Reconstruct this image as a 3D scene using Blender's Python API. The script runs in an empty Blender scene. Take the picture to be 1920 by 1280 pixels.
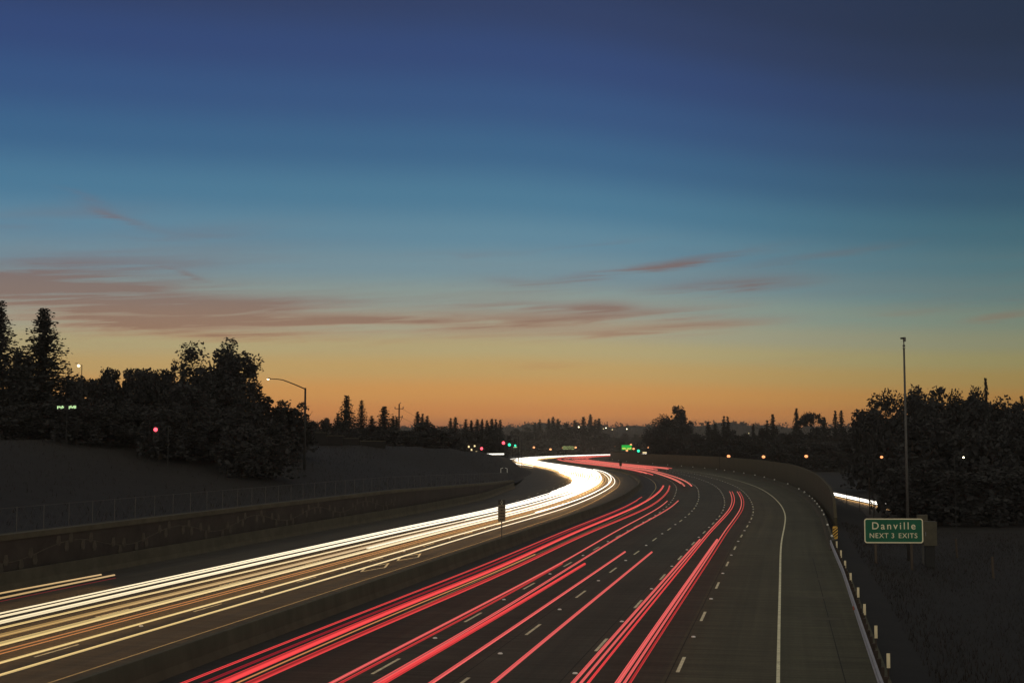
import bpy, math, random
import numpy as np
from mathutils import Vector, Matrix

random.seed(7); RNG = np.random.default_rng(11)
SC = bpy.context.scene
COL = SC.collection
R = math.radians

# ------------------------------------------------------------------ camera
F, HORIZON, H = 2500.0, 832.0, 8.42          # focal length in photo pixels, horizon row, eye height over the freeway
PITCH = math.atan((HORIZON - 640) / F)
cd = bpy.data.cameras.new('camera'); cam = bpy.data.objects.new('camera', cd); COL.objects.link(cam)
cam.location = (0, 0, H); cam.rotation_euler = (math.pi/2 + PITCH, 0, 0)
cd.sensor_width = 36; cd.lens = F/1920*36; cd.clip_start = 0.3; cd.clip_end = 9000
SC.camera = cam

def ray(px, py):
    dx = (px-960)/F; dv = -(py-640)/F
    return np.array([dx, math.cos(PITCH)-dv*math.sin(PITCH), math.sin(PITCH)+dv*math.cos(PITCH)])
def on_plane(px, py, z=0.0):
    d = ray(px, py); t = (z-H)/d[2]; return (d[0]*t, d[1]*t, z)
def at(px, py, Y):
    d = ray(px, py); t = Y/d[1]; return (d[0]*t, Y, H+d[2]*t)

# ------------------------------------------------------------------ the freeway's line in plan (right edge line of the lanes)
CP = np.array([(-14.6,-72),(-7.4,-36),(-0.2,0),(9.5,48.4),(15.9,80),(22.6,113),(28.2,139),(33.0,162.3),(38.0,190.5),(43.4,226),(48.4,266),(52.4,313),(54.8,360),(55.4,395),(54.4,430),(52,470),(49,510),(46.3,550),(44,600),(43.2,650),(45,700),(50,750),(58,800),(69,850),(83,900),(100,950),(120,1000),(165,1090),(230,1200)], float)
def _dense(P, n=20):
    out = []
    for i in range(len(P)-1):
        p0, p1, p2, p3 = P[max(i-1,0)], P[i], P[i+1], P[min(i+2,len(P)-1)]
        for k in range(n):
            t = k/n
            out.append(.5*((2*p1)+(-p0+p2)*t+(2*p0-5*p1+4*p2-p3)*t*t+(-p0+3*p1-3*p2+p3)*t**3))
    out.append(P[-1]); D = np.array(out)
    for _ in range(40): D[1:-1] = .25*D[:-2]+.5*D[1:-1]+.25*D[2:]
    return D
CD = _dense(CP)
CS = np.r_[0, np.cumsum(np.linalg.norm(np.diff(CD, axis=0), axis=1))]; CS -= CS[np.argmin(abs(CD[:,1]))]
CT = np.gradient(CD, axis=0); CT /= np.linalg.norm(CT, axis=1)[:,None]
CN = np.c_[-CT[:,1], CT[:,0]]
def curve(s, d):
    """Plan point at distance s along the line and offset d to its left."""
    x = np.interp(s, CS, CD[:,0]); y = np.interp(s, CS, CD[:,1])
    nx = np.interp(s, CS, CN[:,0]); ny = np.interp(s, CS, CN[:,1])
    return x+nx*d, y+ny*d
def locate(x, y):
    q = ((CD-np.array([x,y]))**2).sum(1); i = int(q.argmin())
    return float(CS[i]), float((np.array([x,y])-CD[i])@CN[i])
def itp(pairs):
    a = np.array(pairs, float); return lambda s: np.interp(s, a[:,0], a[:,1])
WIDE = itp([(0,1),(110,1),(230,1.075),(1300,1.075)])          # the lanes widen a little on the bend
LEFT_EDGE = itp([(-80,44),(200,44),(253,46.6),(340,50),(450,47.5),(580,46),(1300,46)])
RIGHT_BAR = itp([(-80,-3.3),(45,-3.4),(85,-3.9),(110,-4.0),(170,-4.0),(230,-4.8),(330,-5.8),(400,-5.8),(600,-5.4),(1300,-5.4)])
PLATEAU = itp([(-80,9.0),(240,8.8),(300,7.2),(340,6.1),(450,4.5),(560,2.2),(680,0.4),(1300,0.2)])
BANK = itp([(-80,42),(230,36),(290,16),(330,8.5),(390,9),(500,18),(700,40),(1300,40)])
WALL_H = itp([(-80,3.15),(150,3.1),(190,2.6),(262,1.35),(270,0.6),(330,0.1),(1300,0.0)])
def smooth(t): t = np.clip(t,0,1); return t*t*(3-2*t)
def left_z(s, u):
    w = WALL_H(s)-.12
    return w+(PLATEAU(s)-w)*smooth(u/BANK(s))
def right_z(s, u): return -0.05-1.0*smooth(u/7)
def ground_z(x, y):
    s, d = locate(x, y)
    if d > LEFT_EDGE(s)+.8: return float(left_z(s, d-LEFT_EDGE(s)-.8))
    if d < RIGHT_BAR(s)-.8: return float(right_z(s, RIGHT_BAR(s)-.8-d))
    return 0.0
def on_ground(px, py, h=0.0, near=40, far=1400):
    """Walk along the ray through a photo pixel until it is h above the ground."""
    d = ray(px, py); Y = near
    while Y < far:
        t = Y/d[1]; p = (d[0]*t, Y, H+d[2]*t)
        if p[2] <= ground_z(p[0], Y)+h: return p
        Y += 1.0
    return p

# ------------------------------------------------------------------ materials
def new_mat(name):
    m = bpy.data.materials.new(name); m.use_nodes = True; nt = m.node_tree
    b = nt.nodes['Principled BSDF']; return m, nt, b
def srgb(*c): return tuple(((v/255+.055)/1.055)**2.4 if v/255 > .04045 else v/255/12.92 for v in c)
def mat(name, col, rough=.85, var=.25, scale=3.0, metal=0.0, spec=.2, col2=None, coord='Object', stretch=(1,1,1)):
    m, nt, b = new_mat(name)
    tc = nt.nodes.new('ShaderNodeTexCoord'); mp = nt.nodes.new('ShaderNodeMapping'); mp.inputs['Scale'].default_value = stretch
    nz = nt.nodes.new('ShaderNodeTexNoise'); nz.inputs['Scale'].default_value = scale; nz.inputs['Detail'].default_value = 6; nz.inputs['Roughness'].default_value = .65
    mx = nt.nodes.new('ShaderNodeMix'); mx.data_type = 'RGBA'
    a = tuple(c*(1-var) for c in col); c2 = col2 or tuple(min(1, c*(1+var)) for c in col)
    mx.inputs[6].default_value = (*a,1); mx.inputs[7].default_value = (*c2,1)
    rm = nt.nodes.new('ShaderNodeMapRange'); rm.inputs[1].default_value = .3; rm.inputs[2].default_value = .7
    nt.links.new(tc.outputs[coord], mp.inputs[0]); nt.links.new(mp.outputs[0], nz.inputs['Vector']); nt.links.new(nz.outputs[0], rm.inputs[0])
    nt.links.new(rm.outputs[0], mx.inputs[0]); nt.links.new(mx.outputs[2], b.inputs['Base Color'])
    b.inputs['Roughness'].default_value = rough; b.inputs['Metallic'].default_value = metal; b.inputs['Specular IOR Level'].default_value = spec
    return m
def glow(name, col, strength):
    m, nt, b = new_mat(name)
    b.inputs['Base Color'].default_value = (*[min(c,.8) for c in col],1)
    b.inputs['Emission Color'].default_value = (*col,1); b.inputs['Emission Strength'].default_value = strength
    return m
def trail_mat(name, near, near_s, far, far_s, y0=58, y1=190, lo=.42, hi=1.2):
    """Light of passing lamps: each strand of the trail has its own strength; the lamps shone longer and straighter at the camera far off."""
    m, nt, b = new_mat(name); nd = nt.nodes; ln = nt.links
    nd.remove(b); e = nd.new('ShaderNodeEmission'); ln.new(e.outputs[0], nd['Material Output'].inputs['Surface'])
    g = nd.new('ShaderNodeNewGeometry'); sp = nd.new('ShaderNodeSeparateXYZ'); ln.new(g.outputs['Position'], sp.inputs[0])
    mr = nd.new('ShaderNodeMapRange'); mr.inputs[1].default_value = y0; mr.inputs[2].default_value = y1; ln.new(sp.outputs[1], mr.inputs[0])
    cm = nd.new('ShaderNodeMix'); cm.data_type = 'RGBA'; cm.inputs[6].default_value = (*near,1); cm.inputs[7].default_value = (*far,1)
    ln.new(mr.outputs[0], cm.inputs[0]); ln.new(cm.outputs[2], e.inputs['Color'])
    st = nd.new('ShaderNodeMapRange'); st.inputs[3].default_value = near_s; st.inputs[4].default_value = far_s; ln.new(mr.outputs[0], st.inputs[0])
    at_ = nd.new('ShaderNodeAttribute'); at_.attribute_name = 'strand'
    sr = nd.new('ShaderNodeMapRange'); sr.inputs[3].default_value = lo; sr.inputs[4].default_value = hi; ln.new(at_.outputs['Fac'], sr.inputs[0])
    mu = nd.new('ShaderNodeMath'); mu.operation = 'MULTIPLY'; ln.new(st.outputs[0], mu.inputs[0]); ln.new(sr.outputs[0], mu.inputs[1])
    ln.new(mu.outputs[0], e.inputs['Strength'])
    return m

M = {}
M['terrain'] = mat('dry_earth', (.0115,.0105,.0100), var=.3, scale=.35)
M['asphalt'] = mat('frontage_asphalt', (.06,.054,.046), var=.2, scale=1)
M['grass'] = mat('dry_grass', (.021,.016,.013), var=.4, scale=.6)
M['concrete'] = mat('weathered_concrete', (.074,.068,.047), var=.25, scale=.7, stretch=(1,1,.4))
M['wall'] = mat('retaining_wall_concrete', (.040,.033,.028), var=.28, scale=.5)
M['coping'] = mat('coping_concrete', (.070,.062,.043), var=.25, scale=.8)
M['soundwall'] = mat('soundwall_block', (.066,.055,.031), var=.16, scale=.25)
M['steel'] = mat('galvanised_steel', (.30,.30,.31), rough=.5, metal=.6, var=.2, scale=2, spec=.5)
M['darksteel'] = mat('dull_steel', (.10,.095,.085), rough=.55, metal=.3, var=.2, scale=2)
M['wood'] = mat('weathered_timber', (.075,.058,.042), var=.3, scale=2, stretch=(1,1,.2))
M['darkwood'] = mat('dark_timber', (.06,.045,.035), var=.3, scale=2)
M['white'] = mat('white_road_paint', (.72,.68,.47), var=.3, scale=2.2)
M['yellow'] = mat('yellow_road_paint', (.50,.38,.19), var=.3, scale=1.5)
M['reflector'] = mat('reflector_white', (.92,.90,.80), var=.03, rough=.3)
M['reflect_strip'] = mat('reflective_sheeting', (.92,.78,.48), var=.06, rough=.4)
M['signgreen'] = mat('green_sign_sheeting', (.016,.125,.062), var=.14, scale=1.2, rough=.45)
M['signtext'] = mat('sign_legend_sheeting', (.93,.84,.54), var=.04, rough=.4)
M['signback'] = mat('sign_back_aluminium', (.085,.075,.048), var=.25, scale=1.5, rough=.5)
M['signdark'] = mat('dark_sign_face', (.05,.045,.035), var=.2, scale=3)
M['signpale'] = mat('pale_sign_face', (.20,.155,.095), var=.15, scale=3)
M['bark'] = mat('bark', (.05,.038,.028), var=.35, scale=4, stretch=(1,1,.25))
M['leaf'] = mat('broad_leaves', (.033,.033,.032), var=.14, scale=.5)
M['needle'] = mat('conifer_needles', (.031,.032,.030), var=.14, scale=.5)
M['housing'] = mat('signal_housing', (.03,.03,.028), var=.15)
M['stripe_black'] = mat('marker_black', (.012,.011,.010), var=.1)
M['stripe_yellow'] = mat('marker_yellow', (.85,.50,.10), var=.06, rough=.4)

def road_material():
    m, nt, b = new_mat('road_surface'); nd = nt.nodes; ln = nt.links
    uv = nd.new('ShaderNodeUVMap'); uv.uv_map = 'lane'
    sp = nd.new('ShaderNodeSeparateXYZ'); ln.new(uv.outputs[0], sp.inputs[0])
    mr = nd.new('ShaderNodeMapRange'); mr.inputs[1].default_value = -6; mr.inputs[2].default_value = 54; ln.new(sp.outputs[0], mr.inputs[0])
    cr = nd.new('ShaderNodeValToRGB'); cr.color_ramp.interpolation = 'CONSTANT'; ln.new(mr.outputs[0], cr.inputs[0])
    stops = [(-6,(.070,.066,.041)),(0.0,(.074,.066,.041)),(3.85,(.060,.053,.038)),(7.5,(.056,.052,.038)),(18.7,(.036,.034,.033)),(22,(.060,.052,.040)),(41,(.046,.042,.036))]
    els = cr.color_ramp.elements
    while len(els) < len(stops): els.new(.5)
    for e, (d, c) in zip(els, stops): e.position = (d+6)/60; e.color = (*c,1)
    def noise(scale, sx, sy, detail=5):
        mp = nd.new('ShaderNodeMapping'); mp.inputs['Scale'].default_value = (sx, sy, 1); ln.new(uv.outputs[0], mp.inputs[0])
        n = nd.new('ShaderNodeTexNoise'); n.inputs['Scale'].default_value = scale; n.inputs['Detail'].default_value = detail; n.inputs['Roughness'].default_value = .7
        ln.new(mp.outputs[0], n.inputs['Vector']); return n
    def fac(n, lo, hi, a=.3, z=.7):
        r_ = nd.new('ShaderNodeMapRange'); r_.inputs[1].default_value = a; r_.inputs[2].default_value = z
        r_.inputs[3].default_value = lo; r_.inputs[4].default_value = hi; ln.new(n.outputs[0], r_.inputs[0]); return r_
    grooves = fac(noise(1, .10, 3.2, 4), .62, 1.38)       # transverse tining and joints
    tracks = fac(noise(1, 1.1, .01, 3), .80, 1.18)        # wheel tracks and oil down the lanes
    patches = fac(noise(.12, 1, .5, 6), .78, 1.2)
    grit = fac(noise(9, 1, 1, 2), .85, 1.15)
    cur = None
    for n in (grooves, tracks, patches, grit):
        if cur is None: cur = n; continue
        mu = nd.new('ShaderNodeMath'); mu.operation = 'MULTIPLY'; ln.new(cur.outputs[0], mu.inputs[0]); ln.new(n.outputs[0], mu.inputs[1]); cur = mu
    vm = nd.new('ShaderNodeVectorMath'); vm.operation = 'SCALE'; ln.new(cr.outputs[0], vm.inputs[0]); ln.new(cur.outputs[0], vm.inputs['Scale'])
    ln.new(vm.outputs[0], b.inputs['Base Color']); b.inputs['Roughness'].default_value = .8; b.inputs['Specular IOR Level'].default_value = .18
    bp = nd.new('ShaderNodeBump'); bp.inputs['Strength'].default_value = .25; bp.inputs['Distance'].default_value = .02
    ln.new(grit.outputs[0], bp.inputs['Height']); ln.new(bp.outputs[0], b.inputs['Normal'])
    return m
M['road'] = road_material()

# ------------------------------------------------------------------ mesh helpers
def link(name, verts, faces, material, parent=None, smooth_=False, loc=None):
    me = bpy.data.meshes.new(name); me.from_pydata([tuple(map(float,v)) for v in verts], [], faces); me.update()
    if material is not None: me.materials.append(material)
    if smooth_: me.polygons.foreach_set('use_smooth', [True]*len(me.polygons))
    o = bpy.data.objects.new(name, me); COL.objects.link(o)
    if parent is not None: o.parent = parent
    if loc is not None: o.location = loc
    return o
def tag(o, label=None, cat=None, group=None, kind=None):
    if label: o['label'] = label
    if cat: o['category'] = cat
    if group: o['group'] = group
    if kind: o['kind'] = kind
    return o
def empty(name, loc, label, cat, group=None, rz=0.0):
    o = bpy.data.objects.new(name, None); COL.objects.link(o); o.location = loc; o.rotation_euler = (0,0,rz); o.empty_display_size = .3
    return tag(o, label, cat, group)
class MB:
    def __init__(self): self.v = []; self.f = []
    def add(self, v, f):
        k = len(self.v); self.v += [tuple(p) for p in v]; self.f += [tuple(i+k for i in q) for q in f]; return self
    def box(self, c, s, rz=0.0):
        c = Vector(c); x, y, z = (q/2 for q in s); m = Matrix.Rotation(rz, 3, 'Z')
        v = [c+m@Vector((a*x,b*y,e*z)) for e in (-1,1) for a, b in ((-1,-1),(1,-1),(1,1),(-1,1))]
        return self.add(v, [(3,2,1,0),(4,5,6,7),(0,1,5,4),(1,2,6,5),(2,3,7,6),(3,0,4,7)])
    def tube(self, pts, rad, n=8, caps=True):
        pts = [Vector(p) for p in pts]; rad = rad if isinstance(rad,(list,tuple)) else [rad]*len(pts); v = []; f = []
        for i, p in enumerate(pts):
            t = (pts[min(i+1,len(pts)-1)]-pts[max(i-1,0)]).normalized()
            a = t.cross(Vector((0,0,1)));  a = a.normalized() if a.length > 1e-3 else Vector((1,0,0))
            b = a.cross(t).normalized()
            for k in range(n):
                w = 2*math.pi*k/n; v.append(p+a*math.cos(w)*rad[i]+b*math.sin(w)*rad[i])
        for i in range(len(pts)-1):
            for k in range(n): f.append((i*n+k, i*n+(k+1)%n, (i+1)*n+(k+1)%n, (i+1)*n+k))
        if caps: f.append(tuple(range(n-1,-1,-1))); f.append(tuple((len(pts)-1)*n+k for k in range(n)))
        return self.add(v, f)
    def ball(self, c, r, n=10, m=6, sz=1.0):
        v = []; f = []
        for j in range(m+1):
            ph = math.pi*j/m
            for k in range(n):
                th = 2*math.pi*k/n; v.append((c[0]+r*math.sin(ph)*math.cos(th), c[1]+r*math.sin(ph)*math.sin(th), c[2]+r*sz*math.cos(ph)))
        for j in range(m):
            for k in range(n): f.append((j*n+k,(j+1)*n+k,(j+1)*n+(k+1)%n,j*n+(k+1)%n))
        return self.add(v, f)
    def build(self, name, material, parent=None, smooth_=False, loc=None): return link(name, self.v, self.f, material, parent, smooth_, loc)

def sweep(name, s0, s1, step, profile, material, parent=None, closed=True, uv=False):
    """Extrude a cross-section along the freeway. profile(s) -> [(offset, z), ...]"""
    ss = np.arange(s0, s1+1e-6, step); v = []; f = []; uvs = []
    n = len(profile(s0))
    for s in ss:
        for d, z in profile(s):
            x, y = curve(s, d); v.append((x, y, z)); uvs.append((d, s))
    for i in range(len(ss)-1):
        for k in range(n if closed else n-1):
            a, b = i*n+k, i*n+(k+1)%n; f.append((a, b, b+n, a+n))
    if closed: f.append(tuple(range(n))); f.append(tuple((len(ss)-1)*n+k for k in range(n-1,-1,-1)))
    o = link(name, v, f, material, parent)
    if uv:
        l = o.data.uv_layers.new(name='lane'); idx = np.empty(len(o.data.loops), int); o.data.loops.foreach_get('vertex_index', idx)
        l.data.foreach_set('uv', np.array(uvs)[idx].astype(np.float32).ravel())
    return o

# ------------------------------------------------------------------ world: the dusk sky
def build_world():
    w = bpy.data.worlds.new('World'); SC.world = w; w.use_nodes = True; nt = w.node_tree; nd = nt.nodes; ln = nt.links
    bg = nd['Background']
    def math_(op, a, b=None, clamp=False):
        n = nd.new('ShaderNodeMath'); n.operation = op; n.use_clamp = clamp
        for i, q in enumerate((a, b)):
            if q is None: continue
            if isinstance(q, (int, float)): n.inputs[i].default_value = q
            else: ln.new(q, n.inputs[i])
        return n.outputs[0]
    def mixc(f, a, b, mode='MIX'):
        n = nd.new('ShaderNodeMix'); n.data_type = 'RGBA'; n.blend_type = mode
        for k, q in ((0,f),(6,a),(7,b)):
            if isinstance(q, (int,float)): n.inputs[k].default_value = q
            elif isinstance(q, tuple): n.inputs[k].default_value = (*q,1)
            else: ln.new(q, n.inputs[k])
        return n.outputs[2]
    def rng(v, a, b, lo=0.0, hi=1.0, sm=True):
        n = nd.new('ShaderNodeMapRange'); n.interpolation_type = 'SMOOTHSTEP' if sm else 'LINEAR'
        n.inputs[1].default_value = a; n.inputs[2].default_value = b; n.inputs[3].default_value = lo; n.inputs[4].default_value = hi
        ln.new(v, n.inputs[0]); return n.outputs[0]
    tc = nd.new('ShaderNodeTexCoord'); sp = nd.new('ShaderNodeSeparateXYZ'); ln.new(tc.outputs['Generated'], sp.inputs[0])
    X, Y, Z = sp.outputs
    el = math_('ARCSINE', Z); az = math_('ARCTAN2', X, Y)
    # colour by elevation
    cr = nd.new('ShaderNodeValToRGB'); cr.color_ramp.interpolation = 'EASE'
    stops = SKY_STOPS
    e = cr.color_ramp.elements
    while len(e) < len(stops): e.new(.5)
    for q, (y, c) in zip(e, stops):
        q.position = (PITCH+math.atan((640-y)/F)+.05)/.5; q.color = (*srgb(*c),1)
    el2 = math_('MULTIPLY', el, rng(az, -.05, .42, 1.0, 1.26))
    ln.new(rng(el2, -.05, .45, sm=False), cr.inputs[0])
    sky = cr.outputs[0]
    # dimmer and greener to the right, away from the afterglow, and a little at the far left
    sky = mixc(1.0, sky, mixc(rng(az, .04, .42), (1,1,1), (.62,.67,.57)), 'MULTIPLY')
    sky = mixc(1.0, sky, mixc(rng(az, -.42, -.12), (.93,.97,1.02), (1,1,1)), 'MULTIPLY')
    # high thin clouds: streaks lying along the horizon, broken up by stretched noise
    cb = nd.new('ShaderNodeCombineXYZ'); ln.new(math_('MULTIPLY', az, 7.0), cb.inputs[0])
    ln.new(math_('MULTIPLY', math_('ADD', el, math_('MULTIPLY', az, -.045)), 85.0), cb.inputs[1])
    nz = nd.new('ShaderNodeTexNoise'); nz.inputs['Scale'].default_value = 1.0; nz.inputs['Detail'].default_value = 7; nz.inputs['Roughness'].default_value = .58; nz.inputs['Distortion'].default_value = .9
    ln.new(cb.outputs[0], nz.inputs['Vector'])
    cb2 = nd.new('ShaderNodeCombineXYZ'); ln.new(math_('MULTIPLY', az, 11.0), cb2.inputs[0])
    ln.new(math_('MULTIPLY', math_('ADD', el, math_('MULTIPLY', az, -.06)), 330.0), cb2.inputs[1])
    nf = nd.new('ShaderNodeTexNoise'); nf.inputs['Scale'].default_value = 1.0; nf.inputs['Detail'].default_value = 5; nf.inputs['Roughness'].default_value = .6; nf.inputs['Distortion'].default_value = .5
    ln.new(cb2.outputs[0], nf.inputs['Vector'])
    wisps = rng(math_('ADD', math_('MULTIPLY', nz.outputs[0], .62), math_('MULTIPLY', nf.outputs[0], .38)), .31, .70)
    total = None
    for (px, py, hl, ht, tilt, amt) in CLOUDS:
        a0 = math.atan((px-960)/F); e0 = PITCH+math.atan((640-py)/F)
        u = math_('SUBTRACT', az, a0); v = math_('SUBTRACT', math_('SUBTRACT', el, e0), math_('MULTIPLY', u, -tilt))
        v = math_('ADD', v, math_('MULTIPLY', math_('SUBTRACT', math_('ADD', math_('MULTIPLY', nz.outputs[0], .6), math_('MULTIPLY', nf.outputs[0], .4)), .5), .026))
        q = math_('ADD', math_('POWER', math_('ABSOLUTE', math_('MULTIPLY', u, F/hl)), 2.0), math_('POWER', math_('ABSOLUTE', math_('MULTIPLY', v, F/(ht*1.5))), 2.0))
        g = math_('MULTIPLY', math_('EXPONENT', math_('MULTIPLY', q, -1.0)), amt)
        total = g if total is None else math_('ADD', total, g)
    body = math_('MULTIPLY', total, math_('ADD', math_('MULTIPLY', wisps, .85), .22), clamp=True)
    haze = math_('MULTIPLY', math_('MULTIPLY', rng(el, .065, .10), rng(el, .17, .12)), math_('MULTIPLY', wisps, .16))
    cover = math_('MAXIMUM', body, haze)
    ccol = mixc(rng(el, .075, .125), srgb(172,113,86), srgb(118,100,104))
    ccol = mixc(math_('MULTIPLY', math_('POWER', body, 2.0), .7), ccol, srgb(124,86,74))
    ccol = mixc(1.0, ccol, mixc(rng(az, .04, .42), (1,1,1), (.72,.74,.70)), 'MULTIPLY')
    sky = mixc(math_('MULTIPLY', cover, .74), sky, ccol)
    # overhead and behind the camera: out-of-view sky brightened to add fill light
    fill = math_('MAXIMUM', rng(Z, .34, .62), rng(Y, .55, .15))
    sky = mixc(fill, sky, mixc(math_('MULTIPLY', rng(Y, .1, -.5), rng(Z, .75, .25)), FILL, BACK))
    sky = mixc(rng(el, -.01, -.06), sky, (.03,.026,.02))
    ln.new(sky, bg.inputs['Color']); bg.inputs['Strength'].default_value = 1.0
    # last twilight of a physical sky, sun under the horizon ahead
    st = nd.new('ShaderNodeTexSky'); st.sky_type = 'NISHITA'; st.sun_disc = False; st.sun_elevation = R(-3.0); st.sun_rotation = R(-4)
    b2 = nd.new('ShaderNodeBackground'); ln.new(st.outputs[0], b2.inputs['Color']); b2.inputs['Strength'].default_value = .05
    ad = nd.new('ShaderNodeAddShader'); ln.new(bg.outputs[0], ad.inputs[0]); ln.new(b2.outputs[0], ad.inputs[1])
    ln.new(ad.outputs[0], nd['World Output'].inputs['Surface'])
SKY_STOPS = [(870,(84,62,52)),(832,(120,82,62)),(805,(172,108,74)),(775,(206,136,78)),(735,(206,148,84)),(690,(190,157,101)),(650,(177,163,120)),(610,(161,160,138)),(560,(138,156,150)),(500,(112,142,154)),(440,(92,133,154)),(370,(72,119,147)),(280,(56,98,135)),(190,(50,82,126)),(100,(47,70,116)),(0,(45,61,99)),(-80,(42,56,90))]
CLOUDS = [(200,575,430,46,.0,.50),(720,592,420,26,-.01,.34),(1180,555,430,48,-.06,.20),(230,500,380,42,-.10,.26),(900,545,300,20,.0,.16),(60,550,260,13,-.02,.9),(150,556,190,7,.02,.7),(60,575,200,12,.0,.6),(250,585,220,9,.03,.8),(230,602,190,9,.0,.8),(350,580,170,9,.02,.6),(330,615,200,10,.0,.6),(475,632,170,8,.03,.8),
 (640,600,330,6,-.03,.9),(800,606,300,6,-.01,.7),(530,563,120,5,-.03,.5),(520,580,180,6,.0,.4),(30,520,170,16,-.06,.45),(180,510,260,14,-.10,.3),(345,522,34,3,.32,.6),(215,424,60,5,.28,.75),(150,392,40,4,.3,.5),(60,432,150,12,-.15,.45),(330,450,180,9,-.12,.3),
 (1270,494,150,5,-.14,.75),(1180,508,180,5,-.12,.55),(1540,490,140,5,-.12,.65),(1400,534,130,9,-.05,.75),(1290,545,120,7,-.08,.45),(1135,573,55,5,.0,.8),(1010,572,130,5,.02,.55),(1150,590,220,6,-.05,.55),(1230,592,150,9,.0,.35),(1310,611,150,5,-.05,.9),(1080,622,220,7,-.01,.5),
 (1710,594,90,4,-.09,.35),(1875,606,60,4,-.14,.7),(1910,583,20,3,.2,.5),(1130,459,110,4,-.07,.35),(870,474,120,3,-.03,.25),(960,525,60,5,.1,.3),(1490,680,70,3,-.1,.22),(1010,684,80,3,-.03,.3),(560,640,18,3,.5,.3)]
FILL = (.29,.268,.222)   # overhead sky out of view, raised as added fill
BACK = (.62,.58,.53)     # low sky behind the camera, brightened as added fill for facing surfaces
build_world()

sl = bpy.data.lights.new('sun', 'SUN'); sl.energy = .02; sl.angle = R(12); sl.color = (1,.62,.36)
so = bpy.data.objects.new('sun', sl); COL.objects.link(so); so.rotation_euler = (R(88), 0, R(176))

# ------------------------------------------------------------------ setting: ground and road
GX, GY0, GY1 = 1450, -66, 3250
g = MB(); nx, ny = 30, 34
for j in range(ny+1):
    for i in range(nx+1): g.v.append((-GX+2*GX*i/nx, GY0+(GY1-GY0)*j/ny, -1.62))
for j in range(ny):
    for i in range(nx): k = j*(nx+1)+i; g.f.append((k,k+1,k+nx+2,k+nx+1))
tag(g.build('ground', M['terrain']), kind='structure')

def terrain(name, side, s0, s1, us, step=6.0):
    ss = np.arange(s0, s1, step); v = []; f = []; n = len(us)
    for s in ss:
        for u in us:
            if side > 0: d = LEFT_EDGE(s)+.8+u; z = left_z(s, u)
            else: d = RIGHT_BAR(s)-.42-u; z = right_z(s, u)
            x, y = curve(s, d)
            v.append((x, y, float(z)+(.12*math.sin(x*.7+y*.31)*math.sin(y*.45) if u > 2 else 0)))
    for i in range(len(ss)-1):
        for k in range(n-1): a = i*n+k; f.append((a,a+1,a+1+n,a+n) if side < 0 else (a,a+n,a+n+1,a+1))
    return tag(link(name, v, f, M['terrain'], smooth_=True), kind='structure')
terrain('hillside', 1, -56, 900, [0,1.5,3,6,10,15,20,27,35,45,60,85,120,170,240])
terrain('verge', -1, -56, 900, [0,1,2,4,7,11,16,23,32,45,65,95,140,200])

road = sweep('freeway_road', -60, 1180, 3.0, lambda s: [(RIGHT_BAR(s)-.5,0),(0*WIDE(s),.0),(9*WIDE(s),.0),(18.5*WIDE(s),0),(22.3*WIDE(s),0),(30*WIDE(s),0),(40*WIDE(s),0),(LEFT_EDGE(s)+.9,0)], M['road'], closed=False, uv=True)
tag(road, kind='structure')
def lane_line(d, s0, s1, w, material, dash=None, period=14.63, phase=0.0, stud=False, z=.004):
    mb = MB()
    def strip(a, b, dd=0.0, ww=w):
        n = max(1, int((b-a)/3.0)); pts = np.linspace(a, b, n+1); v = []
        for s in pts:
            for q in (-ww/2, ww/2):
                x, y = curve(s, d*WIDE(s)+dd+q); v.append((x, y, z))
        mb.add(v, [(2*i+1,2*i,2*i+2,2*i+3) for i in range(n)])
    if dash is None: strip(s0, s1)
    else:
        s = s0+((phase-s0)%period)
        while s < s1: strip(s-dash/2, s+dash/2); s += period
    o = mb.build('lane_line', material, road)
    if stud:                                   # ceramic studs between the dashes
        sb = MB(); s = s0+((phase+period/2-s0)%period)
        while s < s1:
            x, y = curve(s, d*WIDE(s)); sb.ball((x, y, .02), .11, 8, 4, .45); s += period
        sb.build('road_studs', M['reflector'], o)
    return o
lane_line(0, -50, 900, .13, M['white'])
for d, ph in ((3.66,51.6),(7.32,56),(10.98,60),(14.64,49)): lane_line(d, -40, 800, .135, M['white'], dash=3.6, phase=ph, stud=True)
lane_line(18.3, -40, 700, .12, M['yellow'])
lane_line(25.3, -40, 700, .11, M['yellow'])
lane_line(28.95, -40, 600, .12, M['white'], dash=3.4, phase=50, stud=True)
for d, ph in ((32.7,47),(36.4,52)): lane_line(d, -40, 600, .12, M['white'], dash=3.4, phase=ph)
# carpool diamond painted in the inner lane of the left carriageway
dm = MB()
for s0 in (88.0, 96.5):
    for a, b in (((0,-.75),(3.4,0)),((3.4,0),(0,.75)),((0,.75),(-3.4,0)),((-3.4,0),(0,-.75))):
        v = []
        for (ds, dd) in (a, b):
            for k in (1.0, .80): x, y = curve(s0+ds*k, 27.2+dd*k); v.append((x, y, .006))
        dm.add(v, [(0,1,3,2)])
dm.build('diamond_marking', M['white'], road)
# square drain covers and repair patches on the right shoulder
for s0 in (66.5, 75.5, 86.0):
    pt = MB(); v = []
    for ds in (-.5, .5):
        for d in (-2.9, -.9): x, y = curve(s0+ds, d); v.append((x, y, .005))
    pt.add(v, [(0,1,3,2)]); pt.build('shoulder_patch', M['concrete'], road)

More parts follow.
